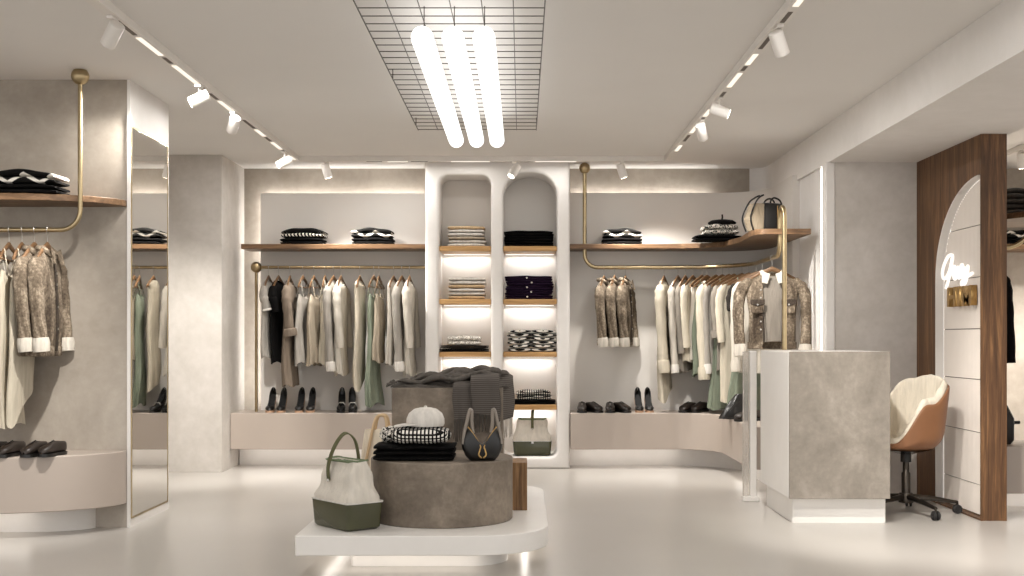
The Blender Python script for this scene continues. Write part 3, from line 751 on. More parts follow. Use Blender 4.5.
G2 = 'garments on the curved rail'; H2 = 'hangers on the curved rail'
curved = [
 (604, 'denim_jacket', 'jacket', 'washed denim jacket with fleece cuff, first of three from the shelf column', dict(L=.72, den=True)),
 (614.7, 'denim_jacket', 'jacket', 'washed denim jacket between two of the same on the curved rail', dict(L=.72, den=True)),
 (625.4, 'denim_jacket', 'jacket', 'washed denim jacket, third of three, next to the gap before the cream dress', dict(L=.72, den=True)),
 (664, 'dress', 'dress', 'long cream dress with wide sleeves, first after the three denim jackets', dict(L=1.14, mat='cream', sleeve=.72, slw=.075, hem=.19, tail=.12, amp=.14, nf=4, cuff='cream', cuffh=.12)),
 (678, 'shirt', 'shirt', 'off-white lace-front shirt next to the first cream dress', dict(L=.98, mat='knit', sleeve=.74, cuff='white', cuffh=.08, hem=.17)),
 (685.5, 'shirt', 'shirt', 'mid grey shirt with covered sleeves between two cream garments', dict(L=.96, mat='grey', sleeve=.6, hem=.19)),
 (693, 'blouse', 'shirt', 'cream blouse between the grey shirt and a shorter cream top', dict(L=.88, mat='cream', sleeve=.55, slw=.066, hem=.2, amp=.14)),
 (702, 'top', 'top', 'shorter cream top hanging just before the green camisole', dict(L=.87, mat='ivory', hem=.18, sw=.17, amp=.14)),
 (707, 'camisole', 'top', 'sage green camisole hanging among cream garments on the curved rail', dict(L=1.0, mat='green', cami=True, hem=.2, amp=.2)),
 (716, 'blouse', 'shirt', 'cream blouse with full sleeves next to the green camisole', dict(L=.98, mat='cream', sleeve=.78, slw=.075, hem=.19, amp=.14, cuff='cream', cuffh=.12)),
 (722.5, 'cardigan', 'cardigan', 'pale grey knit cardigan with white cuff in the bend of the rail', dict(L=.95, mat='lightgrey', sleeve=.74, cuff='white', cuffh=.09, hem=.18)),
 (729, 'dress', 'dress', 'long sage green dress reaching the bench in the bend of the rail', dict(L=1.3, mat='green', cami=True, hem=.23, chest=.17, amp=.16)),
 (734, 'shirt', 'shirt', 'grey shirt with rolled sleeve in the bend of the rail', dict(L=.95, mat='grey', sleeve=.44, roll=True, hem=.19)),
 (742, 'dress', 'dress', 'long ivory dress with curved hem beside the grey rolled-sleeve shirt', dict(L=1.16, mat='cream', sleeve=.5, slw=.06, hem=.21, tail=.08, amp=.13)),
 (749, 'dress', 'dress', 'long sage green dress mostly hidden behind the counter', dict(L=1.3, mat='green', cami=True, hem=.2, chest=.15, amp=.16)),
 (756, 'tee', 'top', 'dark grey top squeezed behind the open denim jacket', dict(L=.8, mat='dark', sleeve=.22, slw=.06, hem=.19)),
 (762, 'blouse', 'shirt', 'ivory blouse right behind the open denim jacket', dict(L=.95, mat='ivory', sleeve=.7, slw=.066, hem=.2, cuff='ivory', cuffh=.1)),
]
DEN = dict(mat='denim', sleeve=.5, slw=.068, cuff='fleece', cuffh=.085, collar='denim', hem=.19, hd=.06, amp=.07, placket='denim_dark', buttons=4, waist='denim')
for i, (px, nm, cat, lb, kw) in enumerate(curved):
    p, al = rail_at(px); phi = edge_on(p, 12+3*sin(i*1.9))+al*.80
    if kw.pop('den', False): kw = dict(DEN, **kw); phi = edge_on(p, 12)
    hang(tuple(p), phi, ('wooden hanger of the ' + short(lb)), H2)
    garment(nm, cat, lb, G2, tuple(p), phi, seed=i+31, **kw)
# the jacket that faces the room
p = Vector((2.035, 9.86, RZ)); phi = R(-6)
hang((2.055, 9.86, RZ), phi, 'wooden hanger of the open denim jacket above the counter', H2)
t = garment('denim_jacket', 'jacket', 'open washed denim jacket facing the room above the counter', G2, (2.055, 9.86, RZ), phi, .74, 'denim', sw=.215, hem=.19, hd=.075, amp=.05,
            sleeve=.56, slw=.075, flare=.06, cuff='fleece', cuffh=.1, collar='fleece', open_front=.42, lining='grey', placket='denim', buttons=5, waist='denim', seed=77)
for s in (-1, 1):
    x = s*.125
    pk = MB().loft([[(x-.05, -.078, -.46), (x+.05, -.078, -.46), (x+.056, -.078, -.36), (x-.056, -.078, -.36)], [(x-.048, -.088, -.455), (x+.048, -.088, -.455), (x+.054, -.088, -.36), (x-.054, -.088, -.36)]]).build('pocket', 'denim', t, bevel=.003)
    MB().loft([[(x-.058, -.082, -.385), (x, -.082, -.40), (x+.058, -.082, -.385), (x+.058, -.082, -.345), (x-.058, -.082, -.345)], [(x-.058, -.095, -.385), (x, -.097, -.40), (x+.058, -.095, -.385), (x+.058, -.092, -.345), (x-.058, -.092, -.345)]]).build('flap', 'denim_dark', pk, bevel=.003)
    MB().tube([(x, -.097, -.388), (x, -.101, -.388)], .007, 10).build('button', 'steel', pk)
    MB().tube([(s*.085, -.085, -.41), (s*.075, -.09, -.55), (s*.07, -.09, -.69)], .005, 6).build('seam', 'denim_dark', t)

G3 = 'garments on the block wall rail'; H3 = 'hangers on the block wall rail'
block = [
 (47.4, 'denim_jacket', 'jacket', 'washed denim jacket nearest the bend of the hung rail', dict(DEN, L=.76, sleeve=.5)),
 (34.6, 'denim_jacket', 'jacket', 'washed denim jacket half hidden behind its twin on the hung rail', dict(DEN, L=.76, sleeve=.5)),
 (22, 'dress', 'dress', 'cream strappy dress with pointed hem behind the two denim jackets', dict(L=.98, mat='cream', cami=True, hem=.2, tail=.2, amp=.18, nf=4)),
 (9, 'dress', 'dress', 'long cream strappy dress beside the pointed-hem one', dict(L=1.19, mat='cream', cami=True, hem=.2, amp=.12)),
 (-7, 'dress', 'dress', 'long ivory strappy dress at the edge of the hung rail', dict(L=1.19, mat='ivory', cami=True, hem=.21, amp=.12)),
]
for i, (px, nm, cat, lb, kw) in enumerate(block):
    loc = px3(px, 7.32, RZ); phi = edge_on(loc, 19+3*sin(i*2))
    hang(loc, phi, ('wooden hanger of the ' + short(lb)), H3)
    garment(nm, cat, lb, G3, loc, phi, seed=i+61, **kw)

# ------------------------------------------------------------------ folded clothes
def folded(name, label, cat, group, loc, w, d, h, mat, seed=0, rz=0, layers=2, bulge=.12, taper=.0, btn=None):
    g = random.Random(seed); m = MB(); hl = h/layers
    for q in range(layers):
        rings = []; nx = 18; dx = (g.random()-.5)*.012; dy = (g.random()-.5)*.012; p1, p2 = g.random()*6, g.random()*6
        for i in range(nx+1):
            u = -1+2*i/nx; e = sqrt(max(0.0, 1-abs(u)**7)); e = .6+.4*e
            x = u*w/2+dx; ring = []
            sag = 1+bulge*(cos(u*pi/2)-.5)
            for k in range(20):
                a = 2*pi*k/20; ca, sa = cos(a), sin(a)
                y = (d/2)*(abs(ca)**.45)*(1 if ca > 0 else -1)*(.96+.04*e)+dy+.004*sin(u*5+p1)
                zz = hl*q + hl/2 + (hl/2)*(abs(sa)**.7)*(1 if sa > 0 else -1)*e
                zz = zz*sag if q or sa > 0 else zz
                zz += .05*h*sin(u*6+p2)*(q+max(0, sa))/layers
                ring.append((x*(1-taper*zz/max(h, .01)), y, max(0, zz)))
            rings.append(ring)
        m.loft(rings)
    t = thing(name, label, cat, loc, rz, group)
    m.build('cloth', mat, t, sharp=60)
    if btn:
        for bx_ in btn: MB().tube([(bx_, -d/2-.004, h*.55), (bx_, -d/2+.004, h*.55)], .0085, 12).build('button', 'white', t)
    return t
def stack(px0, px1, Y, z, items, depth=.26, group=None, cat='folded clothes', name='folded_shirt', wj=.02):
    """items from the bottom up: (height, material, label, kwargs)"""
    x0, x1 = X_at(px0, Y), X_at(px1, Y); zz = z+.0006
    for i, (h, mt, lb, kw) in enumerate(items):
        kw = dict(kw); nm = kw.pop('name', name); dw = kw.pop('dw', 0); ox = kw.pop('ox', 0)
        folded(nm, lb, kw.pop('cat', cat), group, ((x0+x1)/2+ox+(rnd.random()-.5)*wj*.5, Y+depth/2, zz), (x1-x0)*(1-dw)-rnd.random()*wj, depth, h, mt, seed=int(px0)+i*7, **kw); zz += h*1.04
ORD = ['lowest', 'second from below', 'third from below', 'fourth from below', 'fifth from below', 'topmost']
gW = 'folded whites in the niche'
stack(448, 485, 11.09, 2.045, [(.031, c, f'{n} folded garment, {ORD[i]}, in the white stack on the highest niche shelf', dict(layers=1)) for i, (c, n) in enumerate((('white', 'white'), ('white', 'white'), ('beige', 'beige'), ('white', 'white'), ('white', 'white'), ('tan', 'beige')))], group=gW)
stack(448, 485, 11.09, 1.558, [(.033, c, f'{n} folded garment, {ORD[i]}, in the white stack on the second niche shelf', dict(layers=1)) for i, (c, n) in enumerate((('tan', 'tan'), ('white', 'white'), ('white', 'white'), ('tan', 'tan'), ('white', 'white'), ('white', 'white')))], group=gW)
stack(440, 489, 11.07, 1.071, [(.03, 'black', 'black folded garment, lower of two under the white popcorn knit', {}), (.03, 'dark', 'black folded garment directly under the white popcorn knit', {}),
      (.085, 'speckle_white', 'white popcorn knit folded on two black garments', dict(dw=.3, name='folded_knit'))], group='dark folded clothes in the niches')
stack(504.5, 554, 11.08, 2.045, [(.048, 'black', f'black folded sweater, {n} of the black stack beside the arch top', {}) for n in ('lowest', 'middle', 'topmost')], group='dark folded clothes in the niches', name='folded_sweater', depth=.3)
stack(505, 553.5, 11.08, 1.558, [(.042, 'purple', f'dark purple folded polo shirt with white buttons, {ORD[i] if i < 4 else "topmost"} of five', dict(btn=[(-.02, .02)[i % 2]+.0, ])) for i in range(5)], group='purple polo shirts in the niche', depth=.3)
stack(507, 557, 11.08, 1.071, [(.066, 'chevron', f'black and white chevron sweater, {n} of the chevron stack', {}) for n in ('lowest', 'middle', 'topmost')], group='chevron sweaters in the niche', name='folded_sweater', depth=.3)
stack(511, 557, 11.08, .585, [(.042, 'black', 'black folded garment under the checked cloth on the lowest niche shelf', {}), (.085, 'gingham', 'black and white checked folded cloth on the lowest niche shelf', dict(dw=.22, name='folded_cloth'))], group='dark folded clothes in the niches')
gS = 'black folded sweaters on the walnut shelves'
stack(280, 324, 11.14, 2.07, [(.062, 'black', 'plain black folded sweater under the striped one on the straight shelf', {}), (.08, 'tick', 'black sweater with short white stripes on the straight shelf', dict(bulge=.35))], group=gS, name='folded_sweater')
stack(350.5, 392, 11.14, 2.07, [(.062, 'black', 'plain black folded sweater under the zigzag one on the straight shelf', {}), (.08, 'zig', 'black sweater with a white zigzag on the straight shelf', dict(bulge=.35))], group=gS, name='folded_sweater')
stack(602.5, 642.5, 11.14, 2.07, [(.062, 'black', 'plain black folded sweater under the zigzag one on the sweeping shelf', {}), (.075, 'zig', 'black sweater with a white zigzag on the sweeping shelf', dict(bulge=.35))], group=gS, name='folded_sweater')
stack(-20, 56, 7.22, 2.07, [(.06, 'black', 'plain black folded sweater under the zigzag one on the tapering shelf', {}), (.075, 'zig', 'black sweater with a white zigzag on the tapering shelf', dict(bulge=.4))], group=gS, name='folded_sweater')
stack(694, 742, 10.72, 2.07, [(.055, 'black', 'black folded garment under the speckled knit on the sweeping shelf', {}), (.09, 'speckle', 'black and white speckled knit under the beret', dict(dw=.28, name='folded_knit', ox=.03))], group=gS)
br = thing('beret', 'black beret with a small stalk on top of the speckled knit', 'hat', (X_at(722, 10.85), 10.85, 2.219))
MB().lathe([(.0001, .004), (.09, 0), (.125, .012), (.128, .024), (.1, .042), (.05, .05), (.0001, .052)], 28).build('crown', 'black', br)
MB().tube([(0, 0, .05), (.004, 0, .075), (.002, 0, .098)], .008, 8).build('stalk', 'dark', br)

# plinth top
Yd = 6.39
folded('folded_sweater', 'black folded garment on the drum under the checked cloth', 'folded clothes', gS, (-.585, 6.56, .5405), .43, .3, .085, 'black', seed=5, layers=3, bulge=.02)
rc = thing('folded_cloth', 'black and white checked cloth folded thick on the drum', 'folded clothes', (-.545, 6.52, .630))
rings = []
for i in range(21):
    u = -1+2*i/20; e = sqrt(max(0, 1-abs(u)**5)); ring = []
    for k in range(28):
        a = 2*pi*k/28; ca, sa = cos(a), sin(a)
        ring.append((u*.158, .12*(abs(ca)**.6)*(1 if ca > 0 else -1)*(.5+.5*e), .044+.044*(abs(sa)**.75)*(1 if sa > 0 else -1)*(.25+.75*e)*(1+.06*sin(u*7))))
    rings.append(ring)
MB().loft(rings).build('cloth', 'gingham', rc)
gc = thing('scarf', 'pale grey crumpled scarf tucked behind the checked cloth on the drum', 'scarf', (-.70, 6.60, .630))
rings = []
for i in range(15):
    u = -1+2*i/14; e = sqrt(max(0, 1-abs(u)**3)); 
    rings.append([(u*.07+.012*sin(k), (.09*cos(2*pi*k/18))*(.4+.6*e), .04+.04*sin(2*pi*k/18)*(.3+.7*e)*(1+.25*sin(3*k+u*5))) for k in range(18)])
MB().loft(rings).build('cloth', 'speckle', gc)
cp = thing('cap', 'white baseball cap on the checked cloth on the drum', 'cap', (-.525, 6.53, .722), R(200))
MB().lathe([(.098, 0), (.104, .012), (.103, .04), (.09, .07), (.062, .092), (.03, .1), (.0001, .102)], 32).build('crown', 'white', cp)
MB().lathe([(.0001, 0), (.01, .001), (.009, .008), (.0001, .011)], 12, (0, 0, .1)).build('top_button', 'white', cp)
bm_ = []
for i in range(9):
    a = R(-62+124*i/8); bm_.append([(0.098*cos(a)+q*.075*cos(a*.35)+.0, .098*sin(a)*(1-q*.18), .012-q*.012*cos(a)+dz) for q, dz in ((0, 0), (.5, 0), (1, 0), (1, .004), (.5, .004), (0, .004))])
MB().loft(bm_).build('brim', 'white', cp)
# ------------------------------------------------------------------ shoes
def shoe_shell(st):
    """st: stations (y, zbase, halfwidth, height, gap angle), heel first. Closed double-walled upper."""
    rings = []
    for y, zb, hw, h, gp in st:
        A = [gp+(2*pi-2*gp)*k/22 for k in range(23)]
        def p(a, s):
            ca, sa = cos(a), sin(a)
            x = hw*s*(abs(sa)**.8)*(1 if sa > 0 else -1); z = zb+h/2+(h/2)*s*(abs(ca)**.8)*(1 if ca > 0 else -1)
            return (x, y, z)
        if not rings: rings.append([p(a, 1) for a in A]+[p(a, .02) for a in A[::-1]])
        rings.append([p(a, 1) for a in A]+[p(a, .88) for a in A[::-1]])
    return MB().loft(rings)
def slab(st, th):
    """sole: stations (y, z, halfwidth)"""
    return MB().loft([[(-w, y, z), (w, y, z), (w*1.0, y, z+th), (-w*1.0, y, z+th)] for y, z, w in st])
def make_pump(upper, sole, lb):
    t = thing('pump', lb, 'shoe')
    zs = lambda y: .004 + (.115*max(0, min(1, (y+.045)/.135))**1.25)
    ys = [.092, .085, .07, .05, .025, 0, -.025, -.05, -.075, -.095, -.112, -.124, -.13]
    hws = [.012, .022, .027, .028, .027, .027, .03, .034, .035, .033, .027, .017, .006]
    hts = [.068, .068, .063, .055, .048, .044, .042, .042, .04, .036, .03, .024, .014]
    gps = [.05, .15, .5, 1.05, 1.3, 1.25, 1.1, .8, .35, .06, .03, .03, .03]
    shoe_shell([(y, zs(y)+.012, w, h, g) for y, w, h, g in zip(ys, hws, hts, gps)]).build('upper', upper, t)
    slab([(y, zs(y)-.003, w*.95+.002) for y, w in zip(ys, hws)], .016).build('sole', sole, t, 'tan sole' if sole == 'shoe_tan' else None)
    slab([(y, zs(y)+.02, w*.84) for y, w in zip(ys[1:9], hws[1:9])], .004).build('insole', 'insole', t)
    MB().tube([(0, .085, .1), (0, .084, .05), (0, .083, .0)], [.017, .009, .0065], 10).build('heel', sole if sole == 'shoe_tan' else upper, t)
    if sole != 'shoe_tan':
        MB().tube([(-.03, -.03, zs(-.03)+.045), (-.018, -.035, zs(-.03)+.066), (.018, -.035, zs(-.03)+.066), (.03, -.03, zs(-.03)+.045)], .004, 6).build('strap', 'white', t, 'pale strap')
    return t
def make_lace_shoe(upper, lb):
    t = thing('lace_up_shoe', lb, 'shoe')
    ys = [.135, .125, .1, .07, .04, .01, -.02, -.05, -.08, -.105, -.125, -.138, -.143]
    hws = [.018, .03, .036, .037, .036, .035, .037, .041, .044, .043, .037, .024, .008]
    hts = [.055, .07, .078, .078, .078, .078, .072, .062, .053, .046, .04, .03, .016]
    gps = [.85, .8, .75, .7, .55, .35, .1, .04, .03, .03, .03, .03, .03]
    shoe_shell([(y, .018, w, h, g) for y, w, h, g in zip(ys, hws, hts, gps)]).build('upper', upper, t)
    slab([(y, .0, w*1.04+.002) for y, w in zip(ys, hws)], .02).build('sole', 'leather_black', t)
    slab([(y, .05, w*.75) for y, w in zip(ys[1:7], hws[1:7])], .006).build('insole', 'insole', t)
    MB().box(-.03, .03, .06, .13, 0, .012).build('heel', 'leather_black', t, bevel=.004)
    lc = MB()
    for y, z in ((.005, .095), (-.012, .091), (-.03, .085)): lc.tube([(-.018, y+.006, z-.006), (0, y, z+.003), (.018, y-.004, z-.006)], .0032, 6)
    lc.build('lace', 'leather_black', t)
    return t
BT = .5125
first = {}
def put(kind, key, mk, loc, rz, label, group, sc=None):
    if key not in first:
        o = mk(label); first[key] = o; o.location = loc; o.rotation_euler = (0, 0, rz); o['group'] = group; o.scale = (1.15,)*3 if kind == 'p' else (1,)*3; return o
    return dup(first[key], loc, rz, label, group, sc)
pump_t = lambda lb: make_pump('leather_black', 'shoe_tan', lb)
pump_b = lambda lb: make_pump('leather_black', 'leather_black', lb)
lace_d = lambda lb: make_lace_shoe('leather_brown', lb)
gP = 'pumps on the benches'; gL = 'lace-up shoes on the benches'
Ys = 11.16
for px, rz, lb in ((271.5, 2, 'black tan-soled pump beside the brass post, post-side one of its pair'), (282.5, 2, 'black tan-soled pump beside the brass post, inner one of its pair'),
                   (300.5, 2, 'black tan-soled pump of the middle pair, on the side of the post'), (311.5, 2, 'black tan-soled pump of the middle pair, on the side of the plinth')):
    put('p', 'pt', pump_t, (X_at(px, Ys), Ys, BT), R(rz), lb, gP)
for px, lb in ((341.5, 'all-black pump of the pair under the cream dress, on the pumps side'), (352.5, 'all-black pump of the pair under the cream dress, on the plinth side')):
    put('p', 'pb', pump_b, (X_at(px, Ys), Ys, BT), R(10 if px > 345 else 5), lb, gP)
for px, lb in ((638.5, 'black tan-soled pump by the bench seam, side of the laced shoes'), (648.5, 'black tan-soled pump by the bench seam, side of the brown pair')):
    put('p', 'pt', pump_t, (X_at(px, Ys), Ys, BT), R(0), lb, gP)
for px, rz, lb in ((582, -3, 'dark laced shoe nearest the shelf column on the bent bench'), (593.5, 22, 'dark laced shoe second from the shelf column on the bent bench'),
                   (610, -3, 'dark laced shoe third from the shelf column on the bent bench'), (621.5, 22, 'dark laced shoe fourth from the shelf column, next to the pumps'),
                   (688, -32, 'dark brown laced shoe below the cream dress, slightly ahead of its twin'), (700, -34, 'dark brown laced shoe below the grey shirt, beside its twin')):
    put('l', 'ld', lace_d, (X_at(px, Ys-.02), Ys-.02, BT), R(rz), lb, gL)
for px, rz, Y, lb in ((35, -10, 7.22, 'dark brown laced shoe on the bowed bench, heading its pair'), (53, -14, 7.24, 'dark brown laced shoe on the bowed bench, nearest the mirror'),
                      (-5, -10, 7.2, 'dark brown laced shoe on the bowed bench, cut by the frame edge'), (12, -12, 7.22, 'dark brown laced shoe on the bowed bench, second from the frame edge')):
    put('l', 'ld', lace_d, (X_at(px, Y), Y, .4905), R(rz), lb, gL, (.82, .82, .95))
put('l', 'ld', lace_d, (1.88, 9.95, BT), R(-60), 'dark laced shoe half hidden by the counter strip on the bent bench', gL)
# dark soft bag leaning on the bench beside the counter
bgk = thing('pouch_bag', 'soft black bag slumped on the bent bench under the green dress', 'bag', (1.80, 10.25, BT), R(20))
rings = []
for i in range(13):
    u = i/12; z = .21*u; w = .13*(1-.75*u**1.5); d = .06*(1-.5*u)
    rings.append([((w*(abs(cos(a))**.7)*(1 if cos(a) > 0 else -1))*(1+.05*sin(5*a+u*9))+.07*u, d*sin(a)*(1+.16*sin(4*a+u*6)), z) for a in [2*pi*k/30 for k in range(30)]])
MB().loft(rings).build('body', 'leather_black', bgk)
MB().tube(smooth([(.03, -.05, .15), (-.06, -.08, .1), (-.13, -.09, .02), (-.05, -.1, .008), (.06, -.085, .03)], 5), .007, 8).build('strap', 'leather_black', bgk)

# ------------------------------------------------------------------ bags
# olive and white carryall on the platform
def carryall(loc, rz, sc, label, group=None, handle='side'):
    t = thing('carryall_bag', label, 'bag', loc, rz, group); t.scale = (sc, sc, sc)
    def ring(w, d, z, r, n=5, wob=0, ph=0):
        o = rpoly([(-w, -d), (w, -d), (w, d), (-w, d)], r, n)
        return [(x*(1+wob*sin(i*1.3+ph)), y*(1+wob*sin(i*.9+ph*2)), z+wob*.12*sin(i*.7+ph)) for i, (x, y) in enumerate(o)]
    MB().loft([ring(.165, .095, .0, .03), ring(.178, .105, .012, .03), ring(.19, .112, .14, .03), ring(.185, .108, .146, .03)]).build('base', 'bag_green', t, 'glossy olive base')
    MB().loft([ring(.1935, .1155, .141, .03), ring(.1935, .1155, .148, .03), ring(.18, .105, .149, .03)]).build('zip_band', 'white', t, 'pale zip line')
    body = [ring(.183, .106, .147, .04, wob=.0)]
    for i in range(1, 11):
        u = i/10; body.append(ring(.183-.045*u+.006*sin(u*9), .106-.05*u+.008*sin(u*11+1), .147+.205*u, .045-.012*u, wob=.02, ph=u*7))
    body += [ring(.125, .046, .352, .03, wob=.02, ph=7), ring(.12, .04, .30, .03)]
    MB().loft(body).build('body', 'bag_white', t, 'off-white canvas body', sharp=70)
    MB().loft([ring(.123, .043, .335, .03), ring(.139, .061, .356, .03, wob=.03), ring(.132, .054, .36, .03, wob=.03), ring(.118, .04, .335, .03)], False, False).build('top_facing', 'sage', t, 'olive facing of the opening')
    if handle == 'side':
        pts = smooth([(.035, .092, .25), (.03, .095, .33), (.015, .065, .43), (0, .012, .495), (-.01, -.04, .46), (-.015, -.062, .37), (-.015, -.062, .3)], 6)
    else:
        pts = smooth([(0, -.1, .265), (.0, -.075, .33), (.005, -.05, .41), (.01, 0, .44), (.005, .05, .41), (0, .08, .3)], 6)
    m = MB(); rr = []
    for i, p in enumerate(pts):
        d_ = (pts[min(i+1, len(pts)-1)]-pts[max(0, i-1)]).normalized(); s_ = d_.cross(Vector((.8, 0, .2))).normalized()
        b_ = d_.cross(s_).normalized(); w_ = .013
        rr.append([p+b_*w_+s_*.003, p-b_*w_+s_*.003, p-b_*w_-s_*.003, p+b_*w_-s_*.003])
    h = m.loft(rr).build('handle', 'olive', t, 'olive strap handle')
    for p in (pts[0], pts[-1]): MB().sphere(tuple(p), .011, 8).build('rivet', 'chrome', h)
    MB().box(-.012, .012, -.119, -.113, .12, .142).build('zip_pull', 'chrome', t, bevel=.002)
    return t
carryall((-.929, 6.368, .2005), R(130), 1.0, 'big white canvas bag with olive base standing on the white platform', 'olive and white bags')
carryall((X_at(532, 11.2), 11.21, .1085), R(2), .95, 'white and olive bag standing in the bottom of the arched niche', 'olive and white bags', handle='front')
# cream tote with cord straps
tt = thing('tote_bag', 'cream tote bag with cord straps leaning between drum and concrete box', 'bag', (-.835, 7.08, .2005), R(-4))
def tr(w, d, z, r=.02, ph=0, ox=0): return [(x*(1+.03*sin(i*.8+ph))+ox, y*(1+.1*sin(i*1.1+ph)), z) for i, (x, y) in enumerate(rpoly([(-w, -d), (w, -d), (w, d), (-w, d)], r, 5))]
rings = [tr(.15-.045*(i/10)**1.2, .085-.045*i/10, .46*i/10+.0, .03-.015*i/10, i*.7, .02*(i/10)) for i in range(11)] + [tr(.1, .034, .455, .012, 7, .02), tr(.095, .03, .40, .012, 7, .02)]
MB().loft(rings).build('body', 'bag_cream', tt, sharp=70)
for k, (y0, s) in enumerate(((-.09, -1), (.09, 1))):
    pts = smooth([(-.105, y0*1.0, .04), (-.085, y0*.92, .2), (-.055, y0*.65, .37), (-.04, y0*.5, .455), (-.02, y0*.3, .53), (.01, y0*.3, .545), (.035, y0*.3, .53), (.045, y0*.5, .455), (.04, y0*.68, .35), (.03, y0*.92, .2), (.02, y0*1.02, .04)], 6)
    MB().tube(pts, .0085, 8).build('cord_strap', 'tan', tt, 'tan cord strap')
# black halter-shaped handbag on the drum
hb = thing('handbag', 'black teardrop handbag with gold edging and two grey handles on the drum', 'bag', (-.215, 6.47, .5405), R(4))
half = [(.0, .0), (.066, .0), (.09, .025), (.108, .065), (.112, .09), (.106, .125), (.092, .155), (.077, .18), (.055, .155), (.035, .125), (.014, .098)]
ol = half[1:] + [(0, .09)] + [(-x, z) for x, z in half[:0:-1]]
MB().loft([[(x*s_, y, .075+(z-.075)*s_+(1-s_)*-.0) for x, z in ol] for y, s_ in ((-.048, .72), (-.04, .88), (-.022, .98), (0, 1), (.022, .98), (.04, .88), (.048, .72))]).build('body', 'leather_black', hb, sharp=75)
for s in (-1, 1):
    m = MB().tube(smooth([(s*.077, -.022, .182), (s*.05, -.03, .145), (s*.012, -.045, .085), (s*.014, -.052, .06), (s*.02, -.053, .035), (s*.006, -.05, .018)], 5), .0042, 8)
    m.build('gold_edging', 'gold', hb, 'gold edging')
for y in (-.022, .022):
    for s in (-1, 1):
        pts = smooth([(s*.103, y*1.4, .09), (s*.096, y*1.2, .15), (s*.082, y*1.1, .21), (s*.068, y, .268), (s*.06, y, .272), (s*.056, y, .262), (s*.055, y, .2), (s*.048, y, .15)], 5)
        MB().tube(pts, .006, 8, sy=1.4).build('handle', 'strap_grey', hb, 'grey strap handle')
# black and cream bag on the sweeping shelf
kb = thing('handbag', 'black and cream handbag with dark handles on the sweeping shelf', 'bag', (2.035, 9.87, 2.0706), R(24)); kb.scale = (.86, .93, .98)
def kr(w, d, z, r=.03): return [(x, y, z) for x, y in rpoly([(-w, -d), (w, -d), (w, d), (-w, d)], r, 5)]
MB().loft([kr(.115, .075, 0), kr(.125, .08, .02), kr(.125, .08, .2), kr(.11, .06, .235), kr(.09, .045, .24)]).build('body', 'leather_black', kb)
MB().loft([[(x-.0, y, z) for x, y, z in q] for q in ([(-.22, -.05, .0), (-.12, -.078, .0), (-.12, .078, .0), (-.22, .05, .0)], [(-.255, -.06, .1), (-.12, -.084, .1), (-.12, .084, .1), (-.255, .06, .1)], [(-.2, -.05, .235), (-.105, -.07, .23), (-.105, .07, .23), (-.2, .05, .235)])]).build('cream_panel', 'sand', kb, 'cream side panel', bevel=.01)
for y in (-.085, .085):
    MB().tube(smooth([(-.225, y*.66, .0), (-.262, y*.74, .11), (-.2, y*.66, .235), (-.14, y*.45, .285), (-.09, y*.35, .305)], 6), .0075, 8).build('handle', 'leather_black', kb)
    MB().tube(smooth([(-.03, y*.6, .235), (-.01, y*.5, .27), (.035, y*.4, .285), (.085, y*.5, .265), (.1, y*.6, .23)], 6), .008, 8).build('handle', 'leather_black', kb)
zp = MB().tube([(.03, -.083, .215), (.03, -.085, .08)], .004, 6).build('zip', 'gold', kb, 'gold zip')
MB().box(.024, .036, -.09, -.084, .06, .085).build('zip_pull', 'gold', zp, bevel=.002)

# ------------------------------------------------------------------ charcoal scarf draped over the concrete box
sf = thing('scarf', 'charcoal fringed scarf draped over the tall concrete box', 'scarf', (0, 0, .898))
g = random.Random(3); NU, NV = 60, 22; top = []; 
def crumple(x, v):
    u = (x+.80)/.70
    h = .010+.008*sin(x*60+v*14)*sin(v*9)+.02*max(0, sin(u*pi))*(.4+.6*sin(u*9+v*4)**2)+.03*max(0, u-.35)*math.exp(-((v-.45-.1*sin(u*8))/.28)**2)+.035*math.exp(-((v-.25-.3*u)/.12)**2)
    return h*(1-.85*abs(2*v-1)**4)
rows = []
for i in range(NU+1):
    u = i/NU; x = -.80+.72*u; rows.append((x, u))
rings = []
for x, u in rows:
    e = min(1, u*9, (1-u)*9+.25); wv = .04*sin(u*13)+.02*sin(u*29)
    tp = [(x, 7.30+wv*.4+(.40)*j/NV*(.75+.25*sin(u*5)), max(.003, crumple(x, j/NV)*e+.006*sin(j*1.3+u*22)+.004)) for j in range(NV+1)]
    rings.append(tp + [(p[0], p[1], .0008) for p in tp[::-1]])
ct_ = MB().loft(rings)
for y0, ph, zz, r0, xa, xb in ((7.33, 0, .03, .026, -.79, -.12), (7.40, 1.7, .045, .034, -.72, -.1), (7.50, 3.1, .055, .036, -.66, -.12), (7.35, 4.4, .05, .03, -.5, -.08), (7.58, 2.2, .04, .03, -.74, -.2)):
    n_ = 24; P_ = [(xa+(xb-xa)*i/n_, y0+.035*sin(i*.42+ph)+.012*sin(i*1.1+ph), zz+.045*max(0, sin(i/n_*pi*.75-.2))*(1 if y0 > 7.36 else .7)+.012*sin(i*.8+ph*2)) for i in range(n_+1)]
    ct_.tube(P_, [max(.004, r0*min(1, i*.3, (n_-i)*.4+.3)*(1+.22*sin(i*.9+ph))) for i in range(n_+1)], 12, sy=.62)
ct_.build('crumpled_top', 'scarf', sf, sharp=80)
g3 = MB(); q3 = random.Random(8)
for i in range(26):
    y_ = 7.28+.3*i/26; g3.tube([(-.775, y_, .012), (-.80-.01*q3.random(), y_+.01*(q3.random()-.5), .02+.02*q3.random()), (-.825, y_+.02*(q3.random()-.5), .004+.02*q3.random())], .004, 5)
g3.build('end_fringe', 'scarf', sf)
